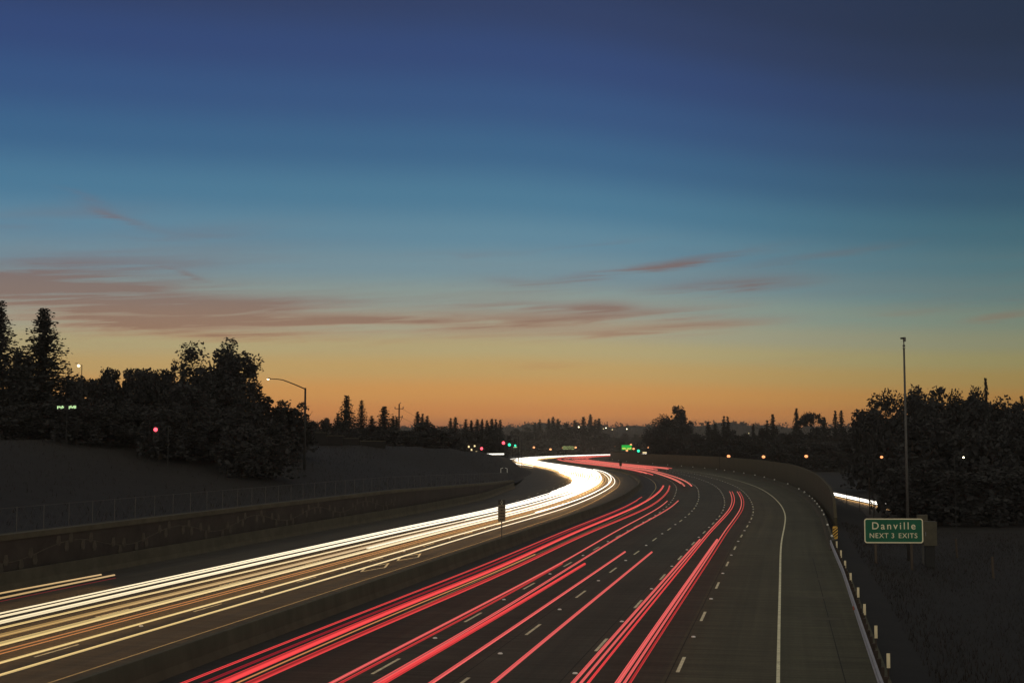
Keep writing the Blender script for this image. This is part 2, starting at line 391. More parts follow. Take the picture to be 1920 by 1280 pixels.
M['tar'] = mat('tar_seal', (.018,.016,.015), var=.2)
for d, a, b in ((-2.35,-40,104),(3.92,-40,420),(7.6,-40,300),(11.3,-40,260)):
    mb = MB(); v = []
    for s in np.arange(a, b, 2.0):
        for q in (-.018,.018): x, y = curve(s, d*WIDE(s)+q); v.append((x, y, .0045))
    mb.add(v, [(2*i+1,2*i,2*i+2,2*i+3) for i in range(len(v)//2-1)]); mb.build('pavement_joint', M['tar'], road)

# ------------------------------------------------------------------ barriers and walls
def jersey(d0, thick, h, inner=1):
    b = thick/2
    return [(d0-b,0),(d0-b*.55,.28*h/.85),(d0-b*.30,h),(d0+b*.30,h),(d0+b*.55,.28*h/.85),(d0+b,0)]
t = sweep('median_barrier', -55, 820, 4.0, lambda s: jersey(21.9*(1+(WIDE(s)-1)*.6), .62, .92), M['concrete'])
tag(t, 'long low concrete median barrier between the white and the red light trails', 'barrier')
def reflectors(parent, s_list, d_of, z):
    for s in s_list:
        x, y = curve(s, d_of(s)); MB().ball((x, y, z), .10 if s < 200 else .15, 8, 5).build('reflector', M['reflector'], parent)
t = sweep('roadside_barrier', 109, 900, 4.0, lambda s: jersey(float(RIGHT_BAR(s))-.15, .62, .82), M['concrete'])
tag(t, 'long curved concrete barrier with white reflector dots below the brown soundwall', 'barrier')
reflectors(t, [112.8,128.4,147.1,156,165.2,173,181.6,190,198.8,214,229.6,258,288,310,330,352,372,390,405,425,445,465,490,520,555,590,620,655], lambda s: RIGHT_BAR(s)-.1, .90)
t = sweep('shoulder_barrier', -20, 258, 4.0, lambda s: jersey(float(LEFT_EDGE(s))+.1, .6, 1.0), M['coping'])
tag(t, 'pale concrete barrier on the left shoulder at the foot of the retaining wall', 'barrier')
def rw(s):
    e = float(LEFT_EDGE(s)); h = float(WALL_H(s)); return [(e+.62,0),(e+.55,h-.34),(e+1.1,h-.34),(e+1.1,-.3),(e+.8,-.3)]
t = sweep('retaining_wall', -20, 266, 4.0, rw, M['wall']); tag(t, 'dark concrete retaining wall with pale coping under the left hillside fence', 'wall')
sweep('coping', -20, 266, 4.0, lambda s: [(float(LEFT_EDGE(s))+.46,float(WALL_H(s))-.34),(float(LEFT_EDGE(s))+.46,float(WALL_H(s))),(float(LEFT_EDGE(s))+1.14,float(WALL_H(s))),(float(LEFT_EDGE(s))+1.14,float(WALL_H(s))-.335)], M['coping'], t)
# cast vine relief on the wall
vb = MB()
ss = np.arange(58, 150, .6); pts = []
for s in ss:
    x, y = curve(s, float(LEFT_EDGE(s))+.575); pts.append((x, y, 1.85+.42*math.sin(s*.42)))
vb.tube(pts, .035, 5)
k = 0
for s in np.arange(59, 150, 3.6):
    for q in (-.5, .5, 1.0):
        sc = s+q+.3*math.sin(s); zc = 1.75+.42*math.sin(sc*.42)+(.22 if k % 2 else -.28); k += 1
        v = []
        for a in range(6):
            w = a*math.pi/3; x, y = curve(sc+.30*math.cos(w), float(LEFT_EDGE(sc))+.555-.02*(a % 2)); v.append((x, y, zc+.36*math.sin(w)*(1.2 if math.sin(w) > 0 else .8)))
        vb.add(v, [(0,1,2,3,4,5)])
vb.build('vine_relief', mat('relief_concrete', (.070,.060,.046)), t)

# chain-link fence on the wall
fe = empty('chain_link_fence', (*curve(70, float(LEFT_EDGE(70))+1.4), float(WALL_H(70))), 'thin chain-link fence of bare steel posts along the top of the retaining wall', 'fence')
def fpos(s, z): x, y = curve(s, float(LEFT_EDGE(s))+1.5); b = fe.location; return (x-b.x, y-b.y, float(left_z(s, .7))+z-b.z)
for s in np.arange(40, 262, 3.05):
    MB().tube([fpos(s,-.2), fpos(s,1.62)], .024, 6).build('post', M['darksteel'], fe)
rb = MB(); sr = np.arange(40, 262, 3.05)
for z in (1.58, .1): rb.tube([fpos(s,z) for s in sr], .012, 5)
rb.build('wire_rail', M['darksteel'], fe)
mw = MB()
for s in np.arange(40, 256, 1.22):
    for a, b in ((0,1.5),(1.5,0)): mw.tube([fpos(s,a+.07), fpos(s+1.5,b+.07)], .004, 3, False)
mw.build('wire_mesh', M['darksteel'], fe)

# soundwall on the right bend
def sw(s):
    d = float(RIGHT_BAR(s))-.95; h = float(np.interp(s, [139,143,160,200,260,400,600,900], [1.0,2.7,3.5,4.1,4.5,4.6,4.4,4.2])); return [(d,0),(d,h),(d-.3,h),(d-.3,-1.2)]
t = sweep('soundwall', 139, 900, 3.0, sw, M['soundwall']); tag(t, 'tall smooth brown soundwall curving behind the right barrier', 'wall')

# stepped block wall on the left hilltop
st = empty('stepped_wall', at(640, 824, 225), 'dark block wall stepping down along the hilltop below the conifers', 'wall')
for i, (x0, x1, yt) in enumerate([(540,574,805),(576,610,811),(611,642,817),(643,672,822),(673,722,827)]):
    a = at(x0, yt, 225+i*6); b = at(x1, yt, 225+i*6+5); zb = min(ground_z(a[0],a[1]), ground_z(b[0],b[1]))-.5
    L = math.hypot(b[0]-a[0], b[1]-a[1]); rz = math.atan2(b[1]-a[1], b[0]-a[0]); cx, cy = (a[0]+b[0])/2-st.location.x, (a[1]+b[1])/2-st.location.y
    pn = MB().box((cx,cy,(a[2]+zb)/2-st.location.z),(L,.25,a[2]-zb),rz).build('wall_panel', M['terrain'], st)
    MB().box((cx,cy,a[2]+.06-st.location.z),(L,.42,.14),rz).build('wall_cap', M['coping'], pn)

# ------------------------------------------------------------------ guardrail with delineators
gr = empty('guardrail', (*curve(80, -3.7), 0), 'grey metal guardrail running along the right shoulder to the barrier end', 'guardrail')
def gp(s, off, z): x, y = curve(s, float(RIGHT_BAR(s))+.05+off); return (x-gr.location.x, y-gr.location.y, z)
prof = [(-.0,.78),(-.075,.73),(-.085,.68),(-.02,.62),(-.02,.56),(-.085,.50),(-.075,.45),(0,.40)]
ss = np.arange(14, 112, 2.0); v = []; f = []; n = len(prof)
for s in ss:
    for o_, z in prof: v.append(gp(s, -o_, z))
for i in range(len(ss)-1):
    for k in range(n-1): a = i*n+k; f.append((a,a+1,a+n+1,a+n))
rail = link('rail', v, f, M['steel'], gr)
sd = rail.modifiers.new('thick','SOLIDIFY'); sd.thickness = .012
for i, s in enumerate(np.arange(16, 112, 1.905)):
    MB().box(gp(s,-.20,.20),(.12,.16,.9),-.2).build('post', M['darkwood'], gr)
MB().box(gp(66,.09,.60),(.10,.20,.16),-.2).build('reflector_tab', mat('red_tab',(.45,.13,.09)), gr)
DEL = [(1568.7,1021),(1576.7,1038.7),(1584.4,1058.8),(1594.8,1082.6),(1608.8,1110.8),(1620.7,1142.9),(1642,1185),(1665.2,1239)]
ords = ['farthest','seventh nearest','sixth nearest','fifth nearest','fourth nearest','third nearest','second nearest','nearest']
for (px, py), od in zip(DEL, ords):
    p = on_plane(px, py, .62); e = empty('delineator', (p[0],p[1],0), f'upright pale reflective delineator behind the guardrail, {od} of the row', 'delineator', 'delineators along the guardrail')
    MB().box((0,0,.02),(.05,.04,1.3)).build('stake', M['darkwood'], e)
    MB().box((0,-.032,.65),(.125,.012,.52)).build('reflective_plate', M['reflect_strip'], e)
# object marker with diagonal stripes
p = on_plane(1566, 1010, .62); p0 = at(1566, 998, p[1]+4)
om = empty('object_marker', (p0[0],p0[1],0), 'yellow and black diagonally striped marker panel at the soundwall end', 'road sign')
MB().box((0,.05,.55),(.06,.05,1.4)).build('post', M['darksteel'], om)
zc = p0[2]; hw, hh = .215, .54
pl = MB(); pts = []
for cx_, cz_, a0 in ((hw-.1,hh-.1,0),(-hw+.1,hh-.1,90),(-hw+.1,-hh+.1,180),(hw-.1,-hh+.1,270)):
    for q in range(4): w = R(a0+q*30); pts.append((cx_+.1*math.cos(w), cz_+.1*math.sin(w)))
pl.add([(x,0,zc+z) for x,z in pts]+[(x,.015,zc+z) for x,z in pts], [tuple(range(16)), tuple(range(31,15,-1))]+[(i,16+i,16+(i+1)%16,(i+1)%16) for i in range(16)])
panel = pl.build('marker_panel', M['stripe_yellow'], om)
for q in (-.42,-.17,.08,.33):
    b = MB(); zz = zc+q
    b.add([(-hw+.008,-.004,zz-.17),(hw-.008,-.004,zz+.17),(hw-.008,-.004,zz+.29),(-hw+.008,-.004,zz-.05)], [(0,1,2,3)])
    vs = [(x,y,min(max(z,zc-hh+.03),zc+hh-.03)) for x,y,z in b.v]; link('stripe', vs, b.f, M['stripe_black'], panel)

# ------------------------------------------------------------------ light trails
def trail(name, path, rx, rz, material, label, group, ns=13):
    """path: [(s, d, z)] sparse -> smooth tube along the freeway"""
    a = np.array(path, float); s = np.arange(a[0,0], a[-1,0]+.01, 4.0); s[-1] = a[-1,0]
    if len(s) < 2: s = np.array([a[0,0], a[-1,0]])
    d = np.interp(s, a[:,0], a[:,1]); z = np.interp(s, a[:,0], a[:,2])
    if len(a) > 2:
        for _ in range(12): d[1:-1] = .25*d[:-2]+.5*d[1:-1]+.25*d[2:]
    x, y = curve(s, d); return trail_xyz(name, np.c_[x,y,z], rx*.92, rz*.85, material, label, group, ns, (M['beam'] if name == 'headlight_trail' and material not in (M['amber'], M['tail_dim']) else M['under'] if name == 'taillight_trail' else None))
def trail_xyz(name, P, rx, rz, material, label, group, ns=13, beam=None):
    T = np.gradient(P, axis=0); T[:,2] = 0; T /= np.linalg.norm(T, axis=1)[:,None]; Nn = np.c_[-T[:,1], T[:,0], 0*T[:,0]]
    v = []; f = []; st = []
    strands = RNG.random(ns)
    for i in range(len(P)):
        for k in range(ns):
            w = R(-40)+R(260)*k/(ns-1); q = P[i]+Nn[i]*math.cos(w)*rx; v.append((q[0], q[1], q[2]+math.sin(w)*rz)); st.append(strands[k])
    for i in range(len(P)-1):
        for k in range(ns): f.append((i*ns+k, i*ns+(k+1)%ns, (i+1)*ns+(k+1)%ns, (i+1)*ns+k))
    f.append(tuple(range(ns-1,-1,-1))); f.append(tuple((len(P)-1)*ns+k for k in range(ns)))
    o = link(name, v, f, material)
    if beam is not None:
        o.data.materials.append(beam); mi = np.zeros(len(f), np.int32); mi[ns-1:(len(P)-1)*ns:ns] = 1; o.data.polygons.foreach_set('material_index', mi)
    at_ = o.data.attributes.new('strand','FLOAT','POINT'); at_.data.foreach_set('value', np.array(st, np.float32))
    return tag(o, label, 'light trail', group)
def sd_of(pts, z): return [(*locate(*on_plane(x, y, z)[:2]), z) for x, y in pts]
CREAM, WHITE = (1,.71,.29), (1,.93,.80)
M['head'] = trail_mat('headlamp_light', CREAM, 1.0, WHITE, 2.6)
M['head_dim'] = trail_mat('headlamp_light_dim', (1,.62,.23), .62, WHITE, 2.0)
M['head_bright'] = trail_mat('headlamp_light_bright', (1,.82,.50), 1.2, WHITE, 2.8)
M['amber'] = trail_mat('amber_lamp_light', (1,.40,.14), .72, (1,.58,.22), 1.2)
M['tail'] = trail_mat('tail_lamp_light', (1,.070,.072), .88, (1,.16,.13), .95, 40, 260, .32, 1.2)
M['tail_pale'] = trail_mat('tail_lamp_light_pale', (1,.15,.14), .95, (1,.24,.18), 1.05, 40, 260, .36, 1.15)
M['tail_dim'] = trail_mat('tail_lamp_light_dim', (1,.06,.09), .30, (1,.10,.11), .6, 40, 260)
M['under'] = trail_mat('tail_lamp_underside', (1,.07,.07), .10, (1,.1,.1), .12)
M['beam'] = trail_mat('dipped_beam', (1,.52,.19), 3.4, (1,.60,.24), 28.0, 80, 420, lo=1, hi=1)
GW, GR = 'white headlight trails of the oncoming traffic', 'red tail light trails of the departing traffic'
ZH = .65
# (offset at the left frame edge, mid, by the median sign, on the bend, half width, half height, material, end s, label)
W = [
 (35.2,35.0,34.6,35.6, .07,.045,'head_bright',820,'thin white headlight trail on the upper left rim of the main bundle'),
 (34.45,34.5,34.0,34.6, .10,.055,'head_bright',820,'second white headlight trail from the top of the main left bundle'),
 (33.4,33.45,33.2,33.4, .19,.085,'head_bright',820,'broadest bright white headlight trail in the left carriageway'),
 (32.35,31.9,31.8,32.6, .09,.045,'head',520,'thin cream headlight trail just below the broadest white one'),
 (31.1,30.7,30.7,31.8, .22,.07,'head_dim',820,'wide dull cream headlight trail in the middle of the left carriageway'),
 (29.75,29.6,29.6,31.0, .18,.09,'head',820,'bright cream headlight trail in the middle, below the wide dull one'),
 (28.75,28.55,28.9,30.3, .04,.025,'amber',330,'thin orange light trail below the cream headlight trails'),
 (28.35,28.2,28.4,29.8, .03,.018,'amber',330,'hair-thin orange light trail, lower of the orange pair'),
 (27.2,27.0,27.5,28.95, .07,.05,'head',421,'thin cream headlight trail, second from the bottom on the left'),
 (25.75,25.6,26.1,27.75, .07,.045,'head',420,'lowest thin cream headlight trail nearest the median on the left'),
]
for d0, d1, d2, d3, rx, rz, m_, s1, lab in W:
    pth = [(-30,d0,ZH),(55,d0,ZH),(78,d1,ZH),(110,d1*.6+d2*.4,ZH),(150,d2,ZH),(200,d2*.5+d3*.5,ZH),(260,d3,ZH)]
    far = d3+ (1.2 if d3 < 29.5 else .6)
    pth += [(min(330,s1-20),far,ZH),(s1,far+ (.4 if s1 > 500 else .6),ZH)]
    trail('headlight_trail', pth, rx, rz, M[m_], lab, GW)
trail('headlight_trail', sd_of([(-60,1123),(0,1108.5),(180,1078.5)], ZH), .08,.055, M['head_dim'], 'short cream light trail, upper of the pair ending near the left wall', GW)
trail('headlight_trail', sd_of([(-60,1133),(0,1117.5),(213,1077.5)], ZH), .08,.055, M['head_dim'], 'short cream light trail, lower of the pair ending near the left wall', GW)
trail('headlight_trail', sd_of([(-60,1139),(0,1124),(218,1082.5)], ZH), .012,.012, M['tail_dim'], 'hair-thin pinkish light trail under the short cream pair', GW)
# partly run trails that begin at the sign
for d, s0, s1, lab in ((33.75,158,560,'white headlight trail starting above the median sign'),(31.9,133,520,'white headlight trail starting left of the median sign'),(27.9,150,421,'short white headlight trail starting right of the median sign post'),(30.3,96,300,'cream headlight trail starting mid way along the bundle')):
    trail('headlight_trail', [(s0,d,ZH),(s0+40,d+.1,ZH),(260,d+1.0,ZH),(s1,d+1.8,ZH)], .10,.07, M['head_bright'], lab, GW)
# the packed bundle on the bend
for i, d in enumerate(np.arange(31.6, 42.6, .58)):
    s0 = float(np.interp(d, [31,35,37,42.6], [215,205,262,330]))+RNG.uniform(-12,12)
    dn = min(d, 35.2+.05*(d-35))
    trail('headlight_trail', [(s0,dn+.45*(d-dn),ZH),(s0+30,dn+.6*(d-dn),ZH),(340,d,ZH),(520,d-.6,ZH),(760,d+.4,ZH),(900,d,ZH),(1130,d,ZH)], .15,.13, M['head_bright'], 'white headlight trail packed in the blazing bundle on the far bend', GW)
trail('headlight_trail', [(620,45.2,ZH),(760,44.6,ZH),(1100,44.8,ZH)], .12,.12, M['head'], 'far white headlight trail on the outer edge of the distant bend', GW)
for d, s0, s1, lab in ((45.6,470,640,'short white headlight trail on the exit lane, inner of two'),(46.9,500,700,'short white headlight trail on the exit lane by the dark bank, outer of two')):
    trail('headlight_trail', [(s0,d-.5,ZH),(s1,d,ZH)], .09,.08, M['head'], lab, GW)
# red trails
def rtrail(pts, rx, m_, lab, z=.8, rz=None, pre=True):
    q = sorted(sd_of(pts, z)); 
    if pre: q = [(-30, q[0][1], z)]+q
    trail('taillight_trail', q, rx, rz or rx, M[m_], lab, GR)
rtrail([(340,1280),(645,1161),(920,1054),(1203.6,931)], .045, 'tail', 'uppermost thin red tail light trail beside the median barrier')
rtrail([(380,1280),(645,1170),(920,1061),(1195,938)], .05, 'tail_dim', 'dim red tail light trail just under the uppermost one')
rtrail([(440,1269.7),(701,1155),(920,1070.7),(1070,1001),(1195,947.5),(1243.7,910)], .16, 'tail', 'broad red tail light trail, upper of the two thick ones near the median', rz=.105)
rtrail([(466.7,1280),(701,1176),(920,1085.6),(1070,1013),(1206.6,955),(1255.6,910)], .13, 'tail', 'broad red tail light trail, lower of the two thick ones near the median', rz=.085)
rtrail([(452,1277),(701,1164),(920,1077),(1000,1040)], .03, 'amber', 'thin brownish amber light trail between the two thick red ones')
rtrail([(618,1280),(880,1146),(1050,1057),(1251,939)], .06, 'tail_pale', 'red tail light trail left of the first dashed lane line')
rtrail([(634,1280),(920,1133),(1050.7,1058)], .045, 'tail', 'short thin red trail under the one left of the first dashes')
rtrail([(700,1280),(880,1181),(1073,1060),(1272,938)], .065, 'tail_pale', 'long pale red tail light trail crossing the first dashed lane line')
rtrail([(712,1280),(880,1188),(1094,1058)], .085, 'tail', 'thick short red trail ending beside the first dashed lane line')
rtrail([(805,1280),(880,1232.5),(1172,1033.6)], .065, 'tail_pale', 'pale red trail ending in the middle of the road, left one of its pair')
rtrail([(924,1280),(1223,1033.6)], .07, 'tail_pale', 'pale red trail ending in the middle of the road, right one of its pair')
rtrail([(1073,1280),(1312,1011)], .06, 'tail_pale', 'left red trail of the near right lane, ending short')
rtrail([(1088,1280),(1315,1013),(1368,921)], .05, 'tail_pale', 'second red trail from the left in the right lane, reaching the bend')
rtrail([(1102,1280),(1318,1015),(1372.5,921)], .045, 'tail', 'third red trail from the left in the right lane, reaching the bend')
rtrail([(1157,1280),(1344.7,1011)], .085, 'tail_pale', 'thick bright red trail of the near right lane, ending short')
rtrail([(1170,1280),(1348,1013),(1382,921)], .05, 'tail_pale', 'red trail second from the right, reaching the bend')
rtrail([(1180,1280),(1354,1013),(1386,921)], .045, 'tail', 'rightmost red tail light trail of the near road')
far_reds = [(14.3,247,.16,'red trail ending on the bend, left one of the far pair'),(13.0,247,.13,'red trail ending on the bend, right one of the far pair'),
            (14.9,262,.08,'thin red trail just left of the far pair on the bend')]
for d, s0, r_, lab in far_reds:
    trail('taillight_trail', [(s0,d,.8),(330,d+1.7,.8),(400,d+2.2,.8),(560,d+3,.8),(700,d+2.6,.8),(1120,d+2.6,.8)], r_, r_, M['tail_pale'], lab, GR)
for i, (d, s0) in enumerate([(4.6,425),(5.4,430),(6.6,420),(7.6,412),(8.8,430),(10,445),(11.2,420),(12.4,400),(18.6,335),(19.4,350),(20.1,362)]):
    trail('taillight_trail', [(s0,d,.8),(s0+60,d+.5,.8),(640,d+1,.8),(1120,d+1,.8)], .15, .14, M['tail_pale' if i % 2 else 'tail'], 'red tail light trail packed in the far bundle below the green sign', GR)

# frontage road lights beyond the soundwall end, and the cross street on the left
fr = MB(); v = []
for s in np.arange(174, 420, 6.0):
    for d in (-9.2, -16.5): x, y = curve(s, d-float(np.interp(s,[120,176,224,420],[5.0,1.2,0,0]))); v.append((x, y, -1.02))
fr.add(v, [(2*i,2*i+1,2*i+3,2*i+2) for i in range(len(v)//2-1)]); tag(fr.build('frontage_road', M['asphalt']), kind='structure')
for q, (dz, r_, m_, lab) in enumerate([(-.37,.15,'head_bright','short bright white light trail right of the soundwall, upper of three'),(-.62,.08,'head_bright','short white light trail right of the soundwall, middle of three'),(-.95,.05,'amber','faint amber light trail low behind the frontage fence')]):
    a = on_plane(1549, 922, -.4); b = on_plane(1674, 948.5, -.4); P = np.array([[a[0]+(b[0]-a[0])*k/12, a[1]+(b[1]-a[1])*k/12, dz] for k in range(13 if q != 1 else 11)])
    trail_xyz('headlight_trail', P, r_, r_, M[m_], lab, GW, beam=M['beam'] if q < 2 else None)
ff = empty('frontage_fence', (*on_plane(1631, 962, -.7)[:2], -.7), 'dark wire fence with a tall post in front of the short white trails', 'fence')
for px, yt, yb in ((1557,926,944),(1588,921,952),(1612,928,956),(1631,895,960),(1640,938,962),(1654,938,966)):
    b = on_plane(px, yb, -.7); tpt = at(px, yt, b[1]); MB().tube([(b[0]-ff.location.x,b[1]-ff.location.y,-.3),(b[0]-ff.location.x,b[1]-ff.location.y,tpt[2]-ff.location.z)], .09 if px == 1631 else .045, 6).build('post', M['darkwood'], ff)
c = on_ground(905, 851, .7); c2 = on_ground(944, 850.5, .7)
print('cross', c, c2); yy = 350.0; c, c2 = at(904, 851.5, yy), at(945, 851.0, yy)
trail_xyz('headlight_trail', np.array([[c[0]+(c2[0]-c[0])*k/8, yy, c[2]+(c2[2]-c[2])*k/8] for k in range(9)]), .2, .22, M['head_bright'], 'level white light trail on the cross street left of the freeway', GW, beam=M['beam'])
CROSS_Y = yy

# ------------------------------------------------------------------ signs
def text(parent, s, size, loc, rz=0.0, material=None, space=1.0, offset=0.0, name='sign_text'):
    cu = bpy.data.curves.new(name, 'FONT'); cu.body = s; cu.size = size; cu.align_x = 'CENTER'; cu.align_y = 'CENTER'; cu.extrude = .006; cu.space_character = space; cu.offset = offset
    o = bpy.data.objects.new(name, cu); COL.objects.link(o); o.parent = parent; o.location = loc; o.rotation_euler = (math.pi/2, 0, rz); cu.materials.append(material or M['signtext'])
    bpy.context.view_layer.update(); me = bpy.data.meshes.new_from_object(o.evaluated_get(bpy.context.evaluated_depsgraph_get()))
    bpy.data.objects.remove(o); bpy.data.curves.remove(cu)
    o = bpy.data.objects.new(name, me); COL.objects.link(o); o.parent = parent; o.location = loc; o.rotation_euler = (math.pi/2, 0, rz); return o
def rounded(hw, hh, r, n=5):
    pts = []
    for cx_, cz_, a0 in ((hw-r,hh-r,0),(-hw+r,hh-r,90),(-hw+r,-hh+r,180),(hw-r,-hh+r,270)):
        for q in range(n): w = R(a0+q*90/(n-1)); pts.append((cx_+r*math.cos(w), cz_+r*math.sin(w)))
    return pts
def plate(pts, y0, y1):
    n = len(pts); return MB().add([(x,y0,z) for x,z in pts]+[(x,y1,z) for x,z in pts], [tuple(range(n)), tuple(range(2*n-1,n-1,-1))]+[(i,n+i,n+(i+1)%n,(i+1)%n) for i in range(n)])
DY = 99.0
pc = at(1675.5, 994.5, DY); gz = ground_z(pc[0], DY)
ds = empty('guide_sign', (pc[0], DY, gz), 'large green guide sign reading Danville next 3 exits', 'road sign', rz=-.03)
zc = pc[2]-gz
plate(rounded(2.13,.88,.17), -.02, .03).build('sign_panel', M['signgreen'], ds, loc=(0,0,zc))
op = rounded(2.15,.90,.19); ip = rounded(2.07,.82,.13); n = len(op)
bb = MB().add([(x,-.030,z) for x,z in op]+[(x,-.030,z) for x,z in ip]+[(x,-.021,z) for x,z in op]+[(x,-.021,z) for x,z in ip], [(i,(i+1)%n,n+(i+1)%n,n+i) for i in range(n)]+[(i,2*n+i,2*n+(i+1)%n,(i+1)%n) for i in range(n)]+[(n+i,n+(i+1)%n,3*n+(i+1)%n,3*n+i) for i in range(n)])
bb.build('sign_border', M['signtext'], ds, loc=(0,0,zc))
text(ds, 'Danville', .74, (0,-.032,zc+.34), space=1.32, offset=.004)
for w_, x_ in (('NEXT',-1.09),('3',-.07),('EXITS',1.03)): text(ds, w_, .51, (x_,-.032,zc-.37), space=1.12, offset=.001)
for x in (-1.32, 1.30): MB().box((x,.10,zc/2-.35),(.16,.14,zc+1.2)).build('post', M['wood'], ds)
# equipment cabinets behind it
p = at(1742.5, 1000, 104); e = empty('equipment_cabinet', (p[0],104,ground_z(p[0],104)), 'tall drab metal cabinet just right of the green guide sign', 'cabinet')
z0 = e.location.z; zt, zb = at(1742,978,104)[2]-z0, at(1742,1022,104)[2]-z0
MB().box((0,0,(zt+zb)/2),(1.0,.6,zt-zb)).build('body', M['signback'], e); MB().box((0,0,zt+.02),(1.06,.66,.05)).build('lid', M['signback'], e); MB().box((0,0,zb/2-.15),(.7,.4,zb+.3)).build('base', M['housing'], e); MB().box((-.38,-.31,(zt+zb)/2),(.03,.03,.3)).build('handle', M['steel'], e)
p = at(1729, 972, 106); e = empty('junction_box', (p[0],106,ground_z(p[0],106)), 'small drab box on a post peeping over the green guide sign', 'cabinet')
z0 = e.location.z; zc2 = p[2]-z0
MB().box((0,0,zc2),(.75,.4,.62)).build('body', M['signback'], e); MB().box((0,0,zc2/2-.2),(.12,.12,zc2-.1)).build('post', M['darksteel'], e)
# tall camera pole
p = at(1702, 968, 107); bz = ground_z(p[0],107); e = empty('camera_pole', (p[0],107,bz), 'tall slim pole with a traffic camera on top, rising behind the green sign', 'pole')
zt = at(1692, 640, 107)[2]-bz
MB().tube([(0,0,-.3),(0,0,zt*.5),(0,0,zt-.55)], [.125,.10,.075], 10).build('pole', M['darksteel'], e, True)
MB().tube([(0,0,zt-.55),(0,0,zt)], .045, 8).box((0,0,zt-.35),(.16,.16,.16)).box((0,0,zt-.55),(.2,.2,.04)).build('mount', M['darksteel'], e)
cmr = MB().box((.05,0,zt+.17),(.17,.24,.34)).build('camera_housing', M['darksteel'], e); MB().tube([(-.02,0,zt+.26),(-.26,0,zt+.25)], [.08,.07], 8).build('lens_tube', M['housing'], cmr)
# carpool sign on the median barrier
yb = 108.5; p = at(947, 1005, yb); s_, d_ = locate(p[0], yb); bx, by = curve(s_, 21.9*(1+(WIDE(s_)-1)*.6)); p = (bx, by, .92)
e = empty('carpool_sign', p, 'narrow carpool lane sign with a dark diamond panel on the median barrier', 'road sign', rz=.03)
zt, zm, zb = (at(947,y,by)[2]-.92 for y in (936.2,946.0,977.3))
MB().tube([(0,.03,-.02),(0,.03,zt-.1)], .045, 8).build('post', M['darksteel'], e)
pn = MB().box((0,-.03,(zt+zm)/2),(.56,.03,zt-zm-.03)).build('diamond_panel', M['signdark'], e)
o_ = [(0,.19),(.09,0),(0,-.19),(-.09,0)]; i_ = [(x*.72,z*.76) for x,z in o_]; zc = (zt+zm)/2
MB().add([(x,-.048,zc+z) for x,z in o_]+[(x,-.048,zc+z) for x,z in i_], [(i,(i+1)%4,4+(i+1)%4,4+i) for i in range(4)]).build('diamond', M['white'], pn)
pn = MB().box((0,-.03,(zm+zb)/2),(.60,.03,zm-zb)).build('legend_panel', M['signpale'], e)
lg = MB(); Hh = zm-zb
for r_, ws in enumerate(((.10,.13,.10),(.14,),(.10,.14,.10),(.12,.08,.14),(.14,.12))):
    tw = sum(ws)+.03*(len(ws)-1); x = -tw/2
    for w_ in ws: lg.box((x+w_/2,-.049,zm-Hh*(.14+.18*r_)),(w_,.006,Hh*.075)); x += w_+.03
lg.build('legend', M['signdark'], pn)
# the same sign far off on the bend
yb = 400.; p = at(1123, 876, yb); s_, d_ = locate(p[0], yb); bx, by = curve(s_, 21.9*(1+(WIDE(s_)-1)*.6))
e = empty('median_sign', (bx,by,.9), 'tiny dark sign on the median barrier at the far bend', 'road sign')
MB().tube([(0,.03,0),(0,.03,2.2)], .06, 6).build('post', M['darksteel'], e); MB().box((0,-.03,1.7),(.75,.03,1.4)).build('sign_panel', M['signdark'], e)
# wooden stakes on the right verge
for px, yt, yb, lab in ((1795,1009,1046,'plain wooden post on the dark verge, the one nearer the green sign'),(1863,1043,1086,'plain leaning wooden post on the dark verge, the one farther right')):
    b = on_ground(px, yb); tp = at(px-3, yt, b[1]); o = MB().tube([(b[0],b[1],b[2]-.2),tp], .085, 6).build('wooden_post', M['wood']); tag(o, lab, 'post')

# ------------------------------------------------------------------ lamps and signals
M['sodium'] = glow('sodium_lamp', (1,.37,.14), 1.55); M['ledlamp'] = glow('pale_lamp', (1,.86,.5), 8.0)
M['sigred'] = glow('red_signal', (1,.07,.10), 3.2); M['siggreen'] = glow('green_signal', (.03,.75,.42), 1.6); M['signlit'] = glow('lit_sign_legend', (.55,.85,.40), 1.0); M['signfaint'] = glow('faint_sign_legend', (.30,.42,.14), .45); M['greenlit'] = glow('lit_green_sign', (.012,.42,.05), .8); M['yellowlit'] = glow('lit_yellow_sign', (.85,.75,.12), 1.0)
M['window'] = glow('lit_window', (1,.75,.38), 1.2)
# curved-arm street lamp on the left hill
LY = 172.; top = at(572.5, 727, LY); gz = ground_z(top[0], LY)
sl_ = empty('street_lamp', (top[0],LY,gz), 'curved arm street lamp with lit head silhouetted on the left hill', 'street lamp')
MB().tube([(0,0,-.3),(0,0,top[2]-gz)], [.17,.12], 10).build('pole', M['housing'], sl_, True)
arm = []
for px, py in ((572,729),(556,722),(541,716),(530,712),(520,710.5),(506,710)):
    q = at(px, py, LY); arm.append((q[0]-top[0], 0, q[2]-gz))
MB().tube(arm, [.075,.07,.065,.06,.055,.05], 8).build('arm', M['housing'], sl_, True)
hd = MB().ball((arm[-1][0]-.12,0,arm[-1][2]+.03), .26, 10, 6, .38).build('lamp_head', M['darksteel'], sl_, True)
MB().ball((arm[-1][0]-.2,-.06,arm[-1][2]-.04), .16, 10, 6, .55).build('bulb', M['ledlamp'], hd, True)
